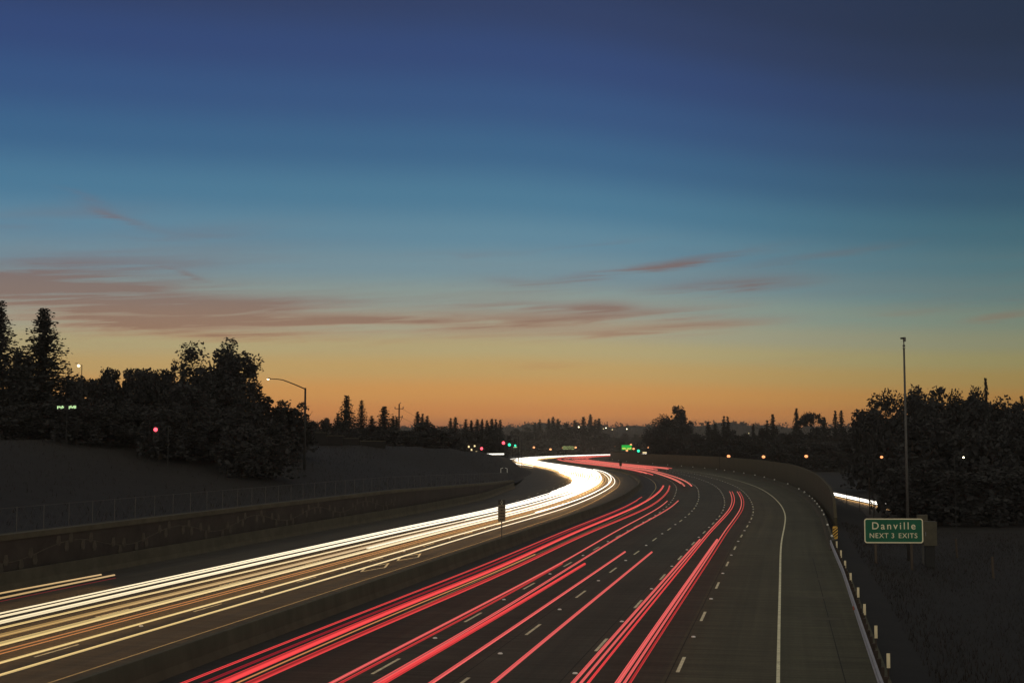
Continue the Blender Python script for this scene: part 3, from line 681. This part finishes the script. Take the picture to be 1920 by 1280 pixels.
# lamp showing through the trees at far left
p = at(148, 685.5, 150); gz = ground_z(p[0],150); e = empty('street_lamp', (p[0],150,gz), 'lit street lamp shining over the treetops at far left', 'street lamp')
MB().tube([(.3,.1,-.3),(.3,.1,p[2]-gz+.1),(0,0,p[2]-gz+.12)], .05, 6).build('pole', M['housing'], e); MB().ball((0,-.1,p[2]-gz), .15, 10, 6, .8).build('bulb', M['ledlamp'], e, True)
GL = 'orange lamps in a row along the far roads'
LAMPS = [(1254,841,600,'first orange street lamp left of the frontage row, under the round tree'),(1304,847,520,'orange street lamp below the double spired conifers'),(1366,855,395,'orange street lamp, third from the left above the soundwall'),(1431.5,856,392,'orange street lamp in the middle above the soundwall'),(1511.5,855,385,'orange street lamp standing at the right end above the soundwall'),(1652.5,856.5,146,'orange lamp left of the tall camera pole among dark trees'),(1806,857,146,'small pale lamp alone among the dark trees at far right'),
 (1001,838.5,900,'far orange lamp, leftmost of the centre group'),(1032,842,860,'far orange lamp, lowest of the centre group'),(1056,839,900,'far orange lamp just left of the dim green sign'),(1079,838.5,900,'far orange lamp just right of the dim green sign'),(1097,833,1050,'far orange lamp, left of the three in a row'),(1116,834,1050,'far orange lamp, middle of the three in a row'),(1134,834,1050,'far orange lamp, right of the three in a row'),(1153,836,1100,'faint pinkish lamp between the three lamps and the green sign'),(1183,833.5,760,'yellow lamp at the top right corner of the green sign'),(1188,841,760,'yellow lamp right below the green sign'),(1215,838,740,'orange lamp above the green signal right of the sign'),(1175.5,844,760,'yellow lamp directly under the green sign')]
for px, py, Y, lab in LAMPS:
    p = at(px, py, Y); gz = ground_z(p[0], Y) if Y < 850 else -1.0
    e = empty('street_lamp', (p[0],Y,gz), lab, 'street lamp', GL); z = p[2]-gz; r_ = (.17 if Y < 200 else .52 if Y < 500 else .0009*Y) * (.6 if px in (1806,1153) else 1)
    MB().tube([(-2.6*Y/390 if Y < 600 else -.5,.0,-.2),(-2.6*Y/390 if Y < 600 else -.5,0,z+.3),(0,0,z+.45)], .05 if Y < 200 else .08*max(1,Y/500), 6).build('pole', M['housing'], e)
    MB().ball((0,-.1,z), r_, 10, 6, .8).build('bulb', M['sodium' if px != 1806 else 'ledlamp'], e, True)
# traffic signals
def signal(px, py, Y, colour, r_, lab, side=1):
    p = at(px, py, Y); gz = ground_z(p[0], Y) if Y < 700 else -1.0; e = empty('traffic_signal', (p[0]+side*4*r_/.2*.3,Y,gz), lab, 'traffic signal', 'traffic signals at the cross streets')
    x = p[0]-e.location.x; z = p[2]-gz; k = r_/.2
    pz = z+(0 if colour == 'sigred' else .9*k)
    MB().tube([(0,.3,-.3),(0,.3,pz+.2*k),(x,.3,pz+.3*k)], .05*k, 6).build('mast', M['housing'], e)
    hs = MB().box((x,.12,pz-.45*k),(.52*k,.3,1.5*k)).build('signal_head', M['housing'], e)
    for i, c_ in enumerate(('sigred','stripe_black','siggreen')):
        lit = c_ == colour; MB().ball((x,-.05,pz-.45*k*2*i/2-.0), r_ if lit else r_*.8, 10, 6).build('lens', M[c_] if lit else M['stripe_black'], hs, True)
signal(292, 805, 140, 'sigred', .21, 'bright red traffic signal on the dark hillside at left')
signal(434, 762.5, 210, 'sigred', .12, 'small red traffic signal under the big double topped tree')
signal(487, 767.5, 210, 'siggreen', .14, 'small green traffic signal left of the curved street lamp')
signal(903, 840.5, CROSS_Y, 'sigred', .36, 'red traffic signal at the left end of the cross street trail', -1)
signal(944, 830, CROSS_Y+15, 'sigred', .42, 'red traffic signal above the right end of the cross street trail')
signal(955, 833.5, CROSS_Y+15, 'siggreen', .42, 'green traffic signal just right of the red one, the left green of two')
signal(966, 835, CROSS_Y+15, 'siggreen', .30, 'green traffic signal just right of the red one, the right green of two')
signal(1197, 845, 700, 'siggreen', .75, 'bright green traffic signal right of the far green sign')
signal(1218, 856, 700, 'siggreen', .45, 'small green traffic signal lowest at the far right bend')
# illuminated street name signs: panel with blurred-out lettering strokes
def lit_sign(px, py, Y, w, h, lab, cols, rows=1, panel='housing', legend='signlit', posts=True, name='street_name_sign', r0=0):
    p = at(px, py, Y); gz = ground_z(p[0], Y) if Y < 850 else -1.0; e = empty(name, (p[0],Y,gz), lab, 'road sign'); z = p[2]-gz
    pn = MB().box((0,0,z),(w,.12,h)).build('sign_panel', M[panel], e); lg = MB(); rr = random.Random(int(px))
    for r_ in range(r0, rows):
        zc = z+h*(.5-(r_+.5)/rows)*.85
        for a, b in cols:
            x = a*w
            while x < b*w: q = w*rr.uniform(.02,.05); lg.box((x+q/2,-.066,zc+h/rows*rr.uniform(-.12,.12)),(q,.01,h/rows*rr.uniform(.3,.65))); x += q*1.5
    lg.build('legend', M[legend], pn)
    for x in ((-w*.35,w*.35) if posts else (0,)): MB().tube([(x,.1,-.3),(x,.1,z)], .04*max(1,Y/300), 6).build('post', M['housing'], e)
lit_sign(125, 763, 140, 2.1, .5, 'lit green lettered street sign on the dark hillside at far left', [(-.46,-.12),(.12,.46)], posts=False)
lit_sign(524, 781.5, 205, 2.6, .55, 'lit green lettered street sign right of the small green signal', [(-.46,-.08),(.15,.46)], posts=False)
lit_sign(966, 838, CROSS_Y+13, 1.2, .4, 'small pale lit sign under the green signals of the cross street', [(-.4,.4)], posts=False)
lit_sign(1066, 839, 880, 8.2, 2.8, 'dim dark green overhead sign between orange lamps at the far bend', [(-.46,.46)], 2, 'housing', 'signfaint', name='overhead_sign')
lit_sign(1175, 838.5, 690, 5.2, 2.5, 'bright lit green exit sign above the red trails at the far bend', [(-.44,-.05),(.05,.44)], 2, 'greenlit', 'yellowlit', name='exit_sign', r0=1)
for px, py, lab in ((1174,851,'pale lit bar sign under the bright green exit sign'),(1209,848,'pale lit bar sign right of the green signal')):
    p = at(px, py, 720); e = empty('lit_bar_sign', (p[0],720,ground_z(p[0],720)), lab, 'road sign'); z = p[2]-e.location.z
    MB().box((0,0,z),(2.3,.1,.55)).build('sign_panel', M['window'], e); MB().tube([(0,.1,-.3),(0,.1,z)], .1, 6).build('post', M['darksteel'], e)
# little lit building at the cross street
p = at(888, 848, CROSS_Y+22); gz = ground_z(p[0], CROSS_Y+22); e = empty('corner_building', (p[0],CROSS_Y+22,gz), 'small dark corner building with dim lit windows beside the cross street', 'building')
zt = at(888, 833, CROSS_Y+22)[2]-gz
MB().box((0,0,zt/2),(3.4,3,zt)).build('wall', M['wall'], e); MB().box((0,0,zt+.1),(3.9,3.5,.2)).build('roof', M['darkwood'], e)
for px, py in ((879,837),(890,836),(893,847),(884,843)):
    q = at(px, py, CROSS_Y+20.45); w_ = MB().box((q[0]-p[0],-1.54,q[2]-gz),(.42,.06,.5)).build('window', M['window'], e)
# two white ramp meter poles
for px, lab in ((939,'white bent pipe post on the dark bank, left one of two'),(951,'white hooked pipe post on the dark bank, right one of two')):
    b = on_ground(px, 887, .0, 150); t_ = at(px, 878, b[1]); k = 1 if px > 945 else -1
    tag(MB().tube([b, t_, (t_[0]-.5*k, b[1], t_[2]+.15)], .075, 6).build('ramp_pole', M['reflector']), lab, 'post', 'white pipe posts on the bank')
# utility pole with crossarms and wires
UY = 300.; tp = at(748.5, 757, UY); gz = ground_z(tp[0], UY)
up = empty('utility_pole', (tp[0],UY,gz), 'wooden utility pole with crossarms and braces among the conifers', 'utility pole'); z = tp[2]-gz
MB().tube([(0,0,-.3),(0,0,z)], [.22,.15], 8).build('pole', M['darkwood'], up)
for dy, w_ in ((-766,1.9),(-782,1.5)):
    zz = at(748, -dy, UY)[2]-gz; MB().box((0,-.2,zz),(w_,.12,.14)).build('crossarm', M['darkwood'], up)
    for x in (-w_*.48, w_*.48): MB().tube([(x,-.2,zz),(x,-.2,zz+.42)], .10, 6).build('insulator', M['darksteel'], up)
zz = at(748,782,UY)[2]-gz
for k in (-1,1): MB().tube([(k*.15,-.2,zz-1.2),(k*.75,-.2,zz)], .05, 5).build('brace', M['darkwood'], up)
MB().tube([(0,-.1,z-.1),(.35,-.1,z+.35)], .07, 6).build('top_pin', M['darksteel'], up)
for i, (yy0, px1, py1) in enumerate(((766,900,812),(782,880,815))):
    a = at(753, yy0, UY); b = at(px1, py1, UY+160); P = [Vector(a).lerp(Vector(b), k/10)-Vector((0,0,2.0*math.sin(math.pi*k/10)))  for k in range(11)]
    tag(MB().tube(P, .022, 4).build('power_line', M['stripe_black']), ('upper' if i == 0 else 'lower')+' power line sagging to the right of the utility pole', 'cable')

# ------------------------------------------------------------------ trees
ASPECT = 1.0
def quads(C, size, aspect=.55, up=None):
    n = len(C); a = RNG.normal(size=(n,3)); a /= np.linalg.norm(a,axis=1)[:,None]
    b = RNG.normal(size=(n,3)); b -= (a*b).sum(1)[:,None]*a; b /= np.linalg.norm(b,axis=1)[:,None]
    L = size*RNG.uniform(.6,1.4,n)[:,None]
    C = C*np.array([1,1,ASPECT])
    V = np.stack([C-a*L, C+b*L*aspect, C+a*L, C-b*L*aspect],1).reshape(-1,3)
    return V
def leaf_mesh(name, parts, material):
    V = np.concatenate(parts); n = len(V)//4
    me = bpy.data.meshes.new(name); me.from_pydata(V.tolist(), [], np.arange(n*4).reshape(-1,4).tolist()); me.materials.append(material); me.update(); return me
def broad_crown(n_clump, per, leaf, flat=1.0, tops=1, spread=1.0, seed=0, airy=0):
    """unit crown: width 1, height 1 from z = 0.05"""
    parts = []; r = np.random.default_rng(seed)
    for k in range(n_clump):
        for _ in range(60):
            p = r.uniform(-1,1,3)
            if (p**2).sum() < 1 and (p**2).sum() > .12: break
        z = .5+.42*p[2]; taper = 1-.55*max(0,p[2])**1.5
        c = np.array([p[0]*.40*taper*spread, p[1]*.40*taper*spread, z])
        if tops == 2 and p[2] > .3: c[0] += .13*np.sign(p[0])
        rad = r.uniform(.06,.14)*(1 if airy == 0 else .7)
        q = r.normal(size=(per,3)); q /= np.linalg.norm(q,axis=1)[:,None]; q *= (r.random(per)**.4)[:,None]*rad
        q[:,2] *= flat
        parts.append(quads(c+q, leaf))
        m = max(4, per//8); q = np.clip(r.normal(size=(m,3)),-1.2,1.2)*rad*.58; parts.append(quads(c+q, leaf*.8))        # loose sprigs
    if not airy:
        core = r.normal(size=(420,3)); core /= np.linalg.norm(core,axis=1)[:,None]; core *= (r.random(420)**.5)[:,None]*np.array([.27,.27,.34]); core[:,2] += .42
        parts.append(quads(core, .050, .8))
        skirt = np.c_[r.uniform(-.36,.36,(260,2)), r.uniform(.04,.30,260)]; parts.append(quads(skirt, .038, .8))
    return leaf_mesh('broad_crown', parts, M['leaf'])
def umbrella_crown():
    r = np.random.default_rng(8); parts = []
    for k in range(26):
        w = r.uniform(0,6.28); d = .44*math.sqrt(r.random()); c = np.array([d*math.cos(w), d*math.sin(w), .94-.75*d*d+r.uniform(-.03,.02)])
        q = r.normal(size=(80,3))*np.array([.055,.055,.022]); parts.append(quads(c+q, .026))
    parts.append(quads(np.c_[r.normal(size=(90,2))*.03, r.uniform(.1,.9,90)], .05, .6))
    return leaf_mesh('umbrella_crown', parts, M['leaf'])
def conifer_crown(n_whorl, leaf, power=.9, droop=.22, seed=0, per=11, ragged=.3, narrow=1.0):
    parts = []; r = np.random.default_rng(seed)
    for i in range(n_whorl):
        t = (i+.5)/n_whorl; z = .05+.95*t; rad = .5*narrow*((1-t)**power)*(1-.2*math.exp(-t*12))+.012
        nb = int(7+10*(1-t))
        for b in range(nb):
            w = 2*math.pi*(b+r.random())/nb; L = rad*r.uniform(1-ragged,1.08); k = np.linspace(.12,1,per)
            zz = z+.012*r.normal()+(-droop*L*k**1.4+.35*L*np.maximum(0,k-.75))/2.3
            c = np.c_[np.cos(w)*L*k, np.sin(w)*L*k, zz]+r.normal(size=(per,3))*np.array([.022,.022,.008])
            parts.append(quads(c, leaf*(1.7-.9*t), .62))
    core = np.c_[r.normal(size=(220,2))*.05, r.uniform(.05,.9,220)]; core[:,:2] *= (1.15-core[:,2:3]); parts.append(quads(core, .045, .7))
    parts.append(quads(np.c_[r.normal(size=(16,2))*.006, np.linspace(.93,1.0,16)], .013))
    return leaf_mesh('conifer_crown', parts, M['needle'])
def trunk_mesh(conifer):
    A = 2.3 if conifer else 1.35; mb = MB().tube([(0,0,-.05),(0,0,.3*A),(.005,0,.65*A),(0,0,(.97 if conifer else .75)*A)], [.035,.026,.016,.004], 7)
    if not conifer:
        rr = random.Random(3)
        for k in range(7):
            w = rr.uniform(0,6.28); z = rr.uniform(.25,.6); mb.tube([(0,0,z*A),(.14*math.cos(w),.14*math.sin(w),(z+.1)*A),(.28*math.cos(w),.28*math.sin(w),(z+.24)*A)], [.014,.009,.003], 5)
    me = bpy.data.meshes.new('trunk'); me.from_pydata([tuple(p) for p in mb.v], [], mb.f); me.materials.append(M['bark']); return me
TR_B, TR_C = trunk_mesh(False), trunk_mesh(True)
ASPECT = 1.35
CROWNS = {
 'b0': broad_crown(34,110,.030,seed=1), 'b1': broad_crown(30,110,.030,seed=2,spread=1.1), 'b2': broad_crown(40,100,.028,seed=3,tops=2), 'b3': broad_crown(28,90,.034,seed=4,flat=.7),
 'big': broad_crown(70,130,.018,seed=5,tops=2), 'big2': broad_crown(64,130,.020,seed=15,spread=1.05), 'airy': broad_crown(26,40,.028,seed=6,airy=1,flat=.5), 'umb': umbrella_crown(),
 }
ASPECT = 2.3
CROWNS.update({
 'c0': conifer_crown(26,.026,seed=1), 'c1': conifer_crown(30,.022,.8,.35,seed=2), 'c2': conifer_crown(22,.030,.7,.15,seed=3,ragged=.45), 'c3': conifer_crown(24,.030,.65,.3,seed=4,narrow=.9),
 'cbig': conifer_crown(44,.017,.95,.30,seed=5,per=17), 'cbig2': conifer_crown(40,.018,.85,.30,seed=9,per=16,ragged=.4),
})
ASPECT = 1.0
def tree(kind, px, ytop, wpx, Y, label, group=None, base_z=None, name=None):
    if kind[0] == 'c' and wpx <= 20.5: wpx *= 1.3
    p = at(px, ytop, Y); gz = ground_z(p[0], Y) if base_z is None else base_z
    h = max(1.5, p[2]-gz+.3); w = wpx*Y/F
    con = kind[0] == 'c'; nm = name or ('conifer' if con else 'broadleaf_tree')
    e = empty(nm, (p[0],Y,gz-.15), label, 'tree' if nm != 'shrub' else 'shrub', group, rz=random.uniform(0,6.28) if kind not in ('b2','big') else random.uniform(-.3,.3))
    k_ = 1.62 if con else 1.25; e.scale = (w*k_, w*k_, h/(2.3 if con else 1.35))
    for nm2, me in (('trunk', TR_C if con else TR_B), ('crown', CROWNS[kind])):
        o = bpy.data.objects.new(nm2, me); COL.objects.link(o); o.parent = e
    return e
GLT, GRT, GMT, GCT, GFT = 'trees on the left hillside', 'trees on the right verge', 'trees along the middle left skyline', 'trees along the far centre skyline', 'trees behind the soundwall'
# left hillside
tree('cbig', -2, 570, 135, 160, 'tall dark conifer cut by the left edge of the photo', GLT)
tree('cbig2', 83, 582, 140, 165, 'tall pointed conifer second from the left edge', GLT)
tree('b1', 36, 655, 95, 172, 'bushy tree wedged between the two tall left conifers', GLT)
for i, (px, yt, w, k, lab) in enumerate([(150,688,90,'b0','low round tree just right of the tall left conifers'),(196,684,80,'b3','low round tree under the skyline, left of the small dark pair'),(240,690,80,'b1','low flat topped tree in the left canopy'),(286,674,76,'b0','rounded tree rising left of the big double topped tree'),(334,672,44,'b2','slim tree touching the left side of the big double topped tree')]):
    tree(k, px, yt, w, 165+3*i, lab, GLT)
tree('big', 402, 628, 160, 170, 'big double topped broadleaf tree dominating the left skyline', GLT)
tree('b1', 412, 652, 104, 173, 'dense dome filling the body of the big double topped tree', GLT); tree('b0', 446, 694, 80, 174, 'dark right shoulder of the big double topped tree', GLT)
for px, yt in ((215,692),(262,690),(312,691)): tree('b1', px, yt, 84, 176, 'low tree filling the flat left canopy behind the front row', GLT)
tree('big2', 420, 690, 130, 166, 'broad dark crown at the foot of the big double topped tree', GLT)
tree('b0', 350, 700, 110, 160, 'dark rounded tree filling the space left below the double topped tree', GLT)
tree('b1', 485, 735, 92, 185, 'low spreading tree right of the big double topped tree', GLT)
tree('b3', 532, 746, 84, 188, 'low spreading tree close left of the curved street lamp', GLT)
tree('airy', 566, 738, 66, 196, 'thin airy tree behind the curved street lamp pole', GLT)
tree('b0', 545, 770, 90, 190, 'dark low bush tree below the curved street lamp', GLT)
for i, px in enumerate(range(-10, 560, 52)):
    tree(('b0','b1','b3')[i%3], px, 752+9*math.sin(i*2.1)+(30 if px > 430 else 0), 100, 148+4*(i%3), 'dark bush in the black undergrowth below the left trees', 'bushes below the left trees', name='shrub')
# middle left skyline
MID = [('c0',650,743,52,300,'largest fir of the middle left skyline, layered branches'),('c1',678,752,36,305,'slender feathery fir right of the largest fir'),('c2',720,762,44,300,'ragged fir left of the utility pole'),('c3',634,776,20,310,'small pointed fir left of the largest fir'),('c3',697,781,28,310,'short fir between the feathery and the ragged one'),('c3',737,781,20,305,'short fir close left of the utility pole'),('c3',744,783,16,308,'tiny fir touching the utility pole'),
 ('c3',783,773,20,330,'tallest of three fir tips right of the utility pole'),('c3',792,777,16,332,'middle one of three fir tips right of the utility pole'),('c3',801,781,18,334,'rightmost of three fir tips right of the utility pole'),
 ('b1',790,791,90,325,'rounded dark tree under the three fir tips'),('b3',825,797,60,330,'low rounded tree sloping down from the three fir tips'),
 ('c3',845,785,16,420,'left fir of the isolated pair'),('c2',854,782,18,422,'right taller fir of the isolated pair'),
 ('c3',873,787,18,440,'left end fir of the dense dark row above the signals'),('c2',884,788,16,442,'second fir of the dense dark row above the signals'),('c3',895,787,18,440,'middle left fir of the dense dark row'),('c0',904,787,18,444,'middle right fir of the dense dark row'),('c3',913,789,16,440,'fir in the right half of the dense dark row'),('c2',922,785,18,445,'tallest fir near the right end of the dense dark row'),('c3',930,787,16,442,'fir next to the last of the dense dark row'),('c3',938,788,16,440,'last fir at the right end of the dense dark row')]
for k, px, yt, w, Y, lab in MID: tree(k, px, yt, w, Y, lab, GMT)
for i, (px, yt, w, Y) in enumerate([(585,782,46,290),(612,783,46,295),(640,790,50,300),(668,796,56,296),(700,796,56,298),(735,798,56,296),(765,802,56,310),(848,806,50,390),(868,803,44,420),(890,802,50,425),(915,802,50,425),(935,804,34,425),(760,812,60,290),(680,812,70,280),(720,812,70,282),(630,806,70,278),(800,812,70,300),(840,815,60,330)]):
    tree(('b0','b1','b3')[i%3], px, yt, w, Y, 'low dark rounded tree filling the middle left skyline between the firs', GMT)
# far centre
CEN = [('c3',1003,793,16,'first fir tip left of the far centre'),('c3',1012,787,14,'slim second fir tip of the far centre'),('c0',1029,785,22,'left fir of the dark far clump'),('c2',1037,781,20,'tallest fir of the dark far clump'),('c3',1046,786,18,'right fir of the dark far clump'),('c3',1078,788,18,'small fir between the two far clumps'),('c2',1094,781,18,'left fir of the far twin peaks'),('c0',1107,777,24,'highest fir of the far centre skyline'),('c3',1116,787,14,'fir right below the highest far one'),('c2',1123,784,16,'last fir tip at the right of the far centre')]
for k, px, yt, w, lab in CEN: tree(k, px, yt, w*1.1, 1060, lab, GCT, -1.2)
for i, (px, yt, w, Y) in enumerate([(950,808,36,1000),(968,803,40,1010),(986,798,44,1020),(1010,801,44,1040),(1035,799,50,1050),(1062,790,34,1075),(1060,803,50,1050),(1085,801,44,1050),(1108,800,50,1050),(1130,806,40,1060),(975,818,50,960),(1010,820,60,970),(1050,822,60,980),(1090,822,60,980),(1130,820,50,1010)]):
    tree(('b0','b1','b3')[i%3], px, yt, w, Y, 'hazy rounded tree in the far centre tree line above the bend', GCT, -1.2)
for i, (px, yt, w, Y) in enumerate([(1150,815,40,1350),(1172,812,36,1400),(1195,812,44,1380),(1218,815,44,1300),(1165,822,50,1250),(1205,824,50,1200)]):
    tree(('b0','c3','b3')[i%3], px, yt, w, Y, 'pale hazy tree in the gap left of the large round tree', GCT, -1.2)
# right of centre, behind the soundwall
tree('big2', 1252, 774, 84, 600, 'large rounded tree alone right of the green sign', GFT, -1)
tree('b1', 1268, 759, 62, 605, 'upper crown of the large rounded tree group', GFT, -1)
tree('b3', 1228, 796, 46, 600, 'lower left shoulder of the large rounded tree group', GFT, -1)
tree('airy', 1292, 784, 34, 606, 'wispy small crown on the right of the large rounded tree group', GFT, -1)
tree('b0', 1280, 800, 60, 598, 'dark tree at the right foot of the large rounded tree', GFT, -1)
FT = [('c3',1328,792,18,'short fir right of the large rounded tree'),('c2',1341,794,18,'second short fir right of the large rounded tree'),('c3',1357,781,14,'left spire of the double spired conifer'),('c3',1364.5,782,14,'right spire of the double spired conifer'),('c0',1412,796,20,'low fir midway above the soundwall'),('c2',1449,776,22,'tall fir left of the umbrella shaped tree'),('c3',1438,789,16,'short fir beside the tall one left of the umbrella tree'),('c0',1493,767,28,'tallest fir above the soundwall'),('umb',1522,771,42,'umbrella shaped tree right of the tallest fir'),('c3',1545,783,18,'fir right of the umbrella shaped tree'),('c3',1566,771,14,'left spire of the last twin spires'),('c2',1577,769,16,'right spire of the last twin spires')]
for k, px, yt, w, lab in FT: tree(k, px, yt, w*1.12, 500, lab, GFT, -1)
for i, (px, yt, w) in enumerate([(1305,803,50),(1335,804,56),(1372,802,56),(1400,804,56),(1430,801,50),(1460,798,56),(1500,796,56),(1530,800,60),(1560,798,60),(1590,803,60),(1315,822,70),(1360,824,80),(1410,824,80),(1460,822,80),(1510,820,80),(1560,820,80),(1600,822,70)]):
    tree(('b0','b1','b3')[i%3], px, yt, w, 520 if px < 1340 else 500 if i < 10 else 470 if px > 1450 else 500, 'dark rounded tree in the unbroken row behind the soundwall', GFT, -1)
# right verge
RT = [('big2',1632,758,100,268,'leafy crown at the left end of the right tree mass'),('b2',1660,735,110,262,'rounded crown second from the left in the right tree mass'),('big',1690,714,126,182,'high crown just left of the camera pole'),('airy',1717,702,40,184,'small upright sprig tree right of the camera pole'),('big2',1728,724,135,186,'broad crown just right of the camera pole'),('b3',1772,714,120,190,'feathery crown in the middle of the right tree mass'),('big',1806,716,126,192,'wide feathery crown right of the middle of the right mass'),('b0',1842,730,120,190,'crown below the little lone fir tip'),('c2',1848,708,24,188,'lone little fir tip over the right tree mass'),('big2',1880,738,126,190,'sloping crown near the right edge'),('b1',1905,752,90,192,'last rounded crown before the right edge'),('c0',1916,746,46,200,'dark conifer cut by the right edge'),('big2',1950,770,135,190,'crown at the right edge below the cut conifer')]
for k, px, yt, w, Y, lab in RT: tree(k, px, yt, w, Y, lab, GRT)
for i, (px, yt) in enumerate(((1712,736),(1768,730),(1822,734),(1872,746))): tree(('b1','b0')[i%2], px, yt, 120, 200, 'dense tree closing the gaps behind the right tree mass', GRT)
for i, (px, yt, w, Y) in enumerate([(1660,790,110,262),(1710,780,130,172),(1770,775,130,174),(1830,780,130,172),(1890,785,130,174),(1945,800,120,176),(1700,860,100,160),(1760,860,120,158),(1830,865,120,156),(1900,865,120,158)]):
    tree(('b0','b1','b3')[i%3], px, yt, w, Y, 'black bushy tree in the lower storey of the right tree mass', GRT)

# ------------------------------------------------------------------ far hills, woods, ground cover
rp = itp([(-1400,30),(-500,32),(0,40),(60,46),(180,44),(250,40),(330,45),(420,50),(480,42),(700,40),(1400,30)])
v = []; f = []; xs = np.arange(-1400, 1401, 20); prof = [(2300,-1.7,0),(2400,.4,1),(2500,.8,1),(2600,1,1),(2750,.8,1),(2950,0,0)]
for x in xs:
    for (y, k, on) in prof: v.append((x, y, k*rp(x)+4*on*math.sin(x*.021)*math.sin(x*.05+y) if on else -1.7))
n = len(prof)
for i in range(len(xs)-1):
    for k in range(n-1): a = i*n+k; f.append((a,a+n,a+n+1,a+1))
tag(link('hills', v, f, M['terrain'], smooth_=True), kind='structure')
parts = []
for k in range(900):
    x = RNG.uniform(-700,1100); y = RNG.uniform(2420,2600); z = np.interp(y,[2300,2400,2500,2600],[-1.7,.4*rp(x),.8*rp(x),rp(x)])
    hh = RNG.uniform(5,11); q = RNG.normal(size=(14,3))*np.array([3.2,3.2,hh*.3]); q[:,:2] *= 1; parts.append(quads(np.array([x,y,z+hh*.35])+q, 2.0, .8))
me = leaf_mesh('distant_woods', parts, M['leaf']); o = bpy.data.objects.new('distant_woods', me); COL.objects.link(o); tag(o, 'hazy woods covering the distant hills under the orange sky', 'woods', kind='stuff')
for i, (px, py) in enumerate([(1085,800.5),(1117,802),(1124,804),(1131.5,803.5),(1136,802),(1148,805),(1175,804),(1404,812)]):
    p = at(px, py, 2380); e = tag(MB().ball(p, 1.1 if i in (0,1,5) else .8, 8, 5).build('house_light', M['window'] if i % 2 else M['ledlamp']), 'tiny pinprick house light on the distant hillside', 'light', 'house lights on the distant hill')
def blades(name, n, samp, hgt, label):
    V = []
    for _ in range(n):
        x, y, z = samp(); w = RNG.uniform(0,6.28); h = hgt*RNG.uniform(.5,1.5); c, s = math.cos(w)*.02*h/.4, math.sin(w)*.02*h/.4; lx, ly = RNG.normal(size=2)*h*.35
        V += [(x-c*2,y-s*2,z-.05),(x+c*2,y+s*2,z-.05),(x+lx+c*.4,y+ly+s*.4,z+h),(x+lx-c*.4,y+ly-s*.4,z+h)]
    me = bpy.data.meshes.new(name); me.from_pydata(V, [], [(4*i,4*i+1,4*i+2,4*i+3) for i in range(n)]); me.materials.append(M['grass']); o = bpy.data.objects.new(name, me); COL.objects.link(o)
    return tag(o, label, 'grass', kind='stuff')
def rsamp():
    s = 40+110*RNG.random()**1.3; u = RNG.uniform(1.2, 45) ; x, y = curve(s, float(RIGHT_BAR(s))-.8-u); return float(x), float(y), float(right_z(s,u))
blades('dry_grass', 60000, rsamp, .15, 'dry brown grass covering the dark verge right of the guardrail')
def lsamp():
    s = RNG.uniform(60, 330); u = RNG.uniform(1.2, 40); x, y = curve(s, float(LEFT_EDGE(s))+.8+u); return float(x), float(y), float(left_z(s,u))
blades('bank_grass', 16000, lsamp, .22, 'dark rough grass covering the bank above the retaining wall')

# ------------------------------------------------------------------ the air
def haze():
    m = bpy.data.materials.new('evening_haze'); m.use_nodes = True; nt = m.node_tree; nt.nodes.remove(nt.nodes['Principled BSDF'])
    pv = nt.nodes.new('ShaderNodeVolumePrincipled'); pv.inputs['Color'].default_value = (.80,.72,.62,1); pv.inputs['Density'].default_value = HAZE; pv.inputs['Anisotropy'].default_value = .2
    nt.links.new(pv.outputs[0], nt.nodes['Material Output'].inputs['Volume'])
    o = MB().box((0,(GY0+GY1)/2,30),(2*GX+20,GY1-GY0+20,66)).build('haze', m); tag(o, 'thin evening haze filling the air over the valley', 'haze', kind='stuff'); return o
HAZE = .00012
haze()

# ------------------------------------------------------------------ render settings
SC.view_settings.view_transform = 'Standard'; SC.view_settings.look = 'None'; SC.view_settings.exposure = 0.0; SC.view_settings.gamma = 1.0
c = SC.cycles
c.use_denoising = True; c.max_bounces = 4; c.diffuse_bounces = 2; c.glossy_bounces = 2; c.volume_bounces = 0; c.transparent_max_bounces = 4
c.sample_clamp_indirect = 3.0; c.use_light_tree = True
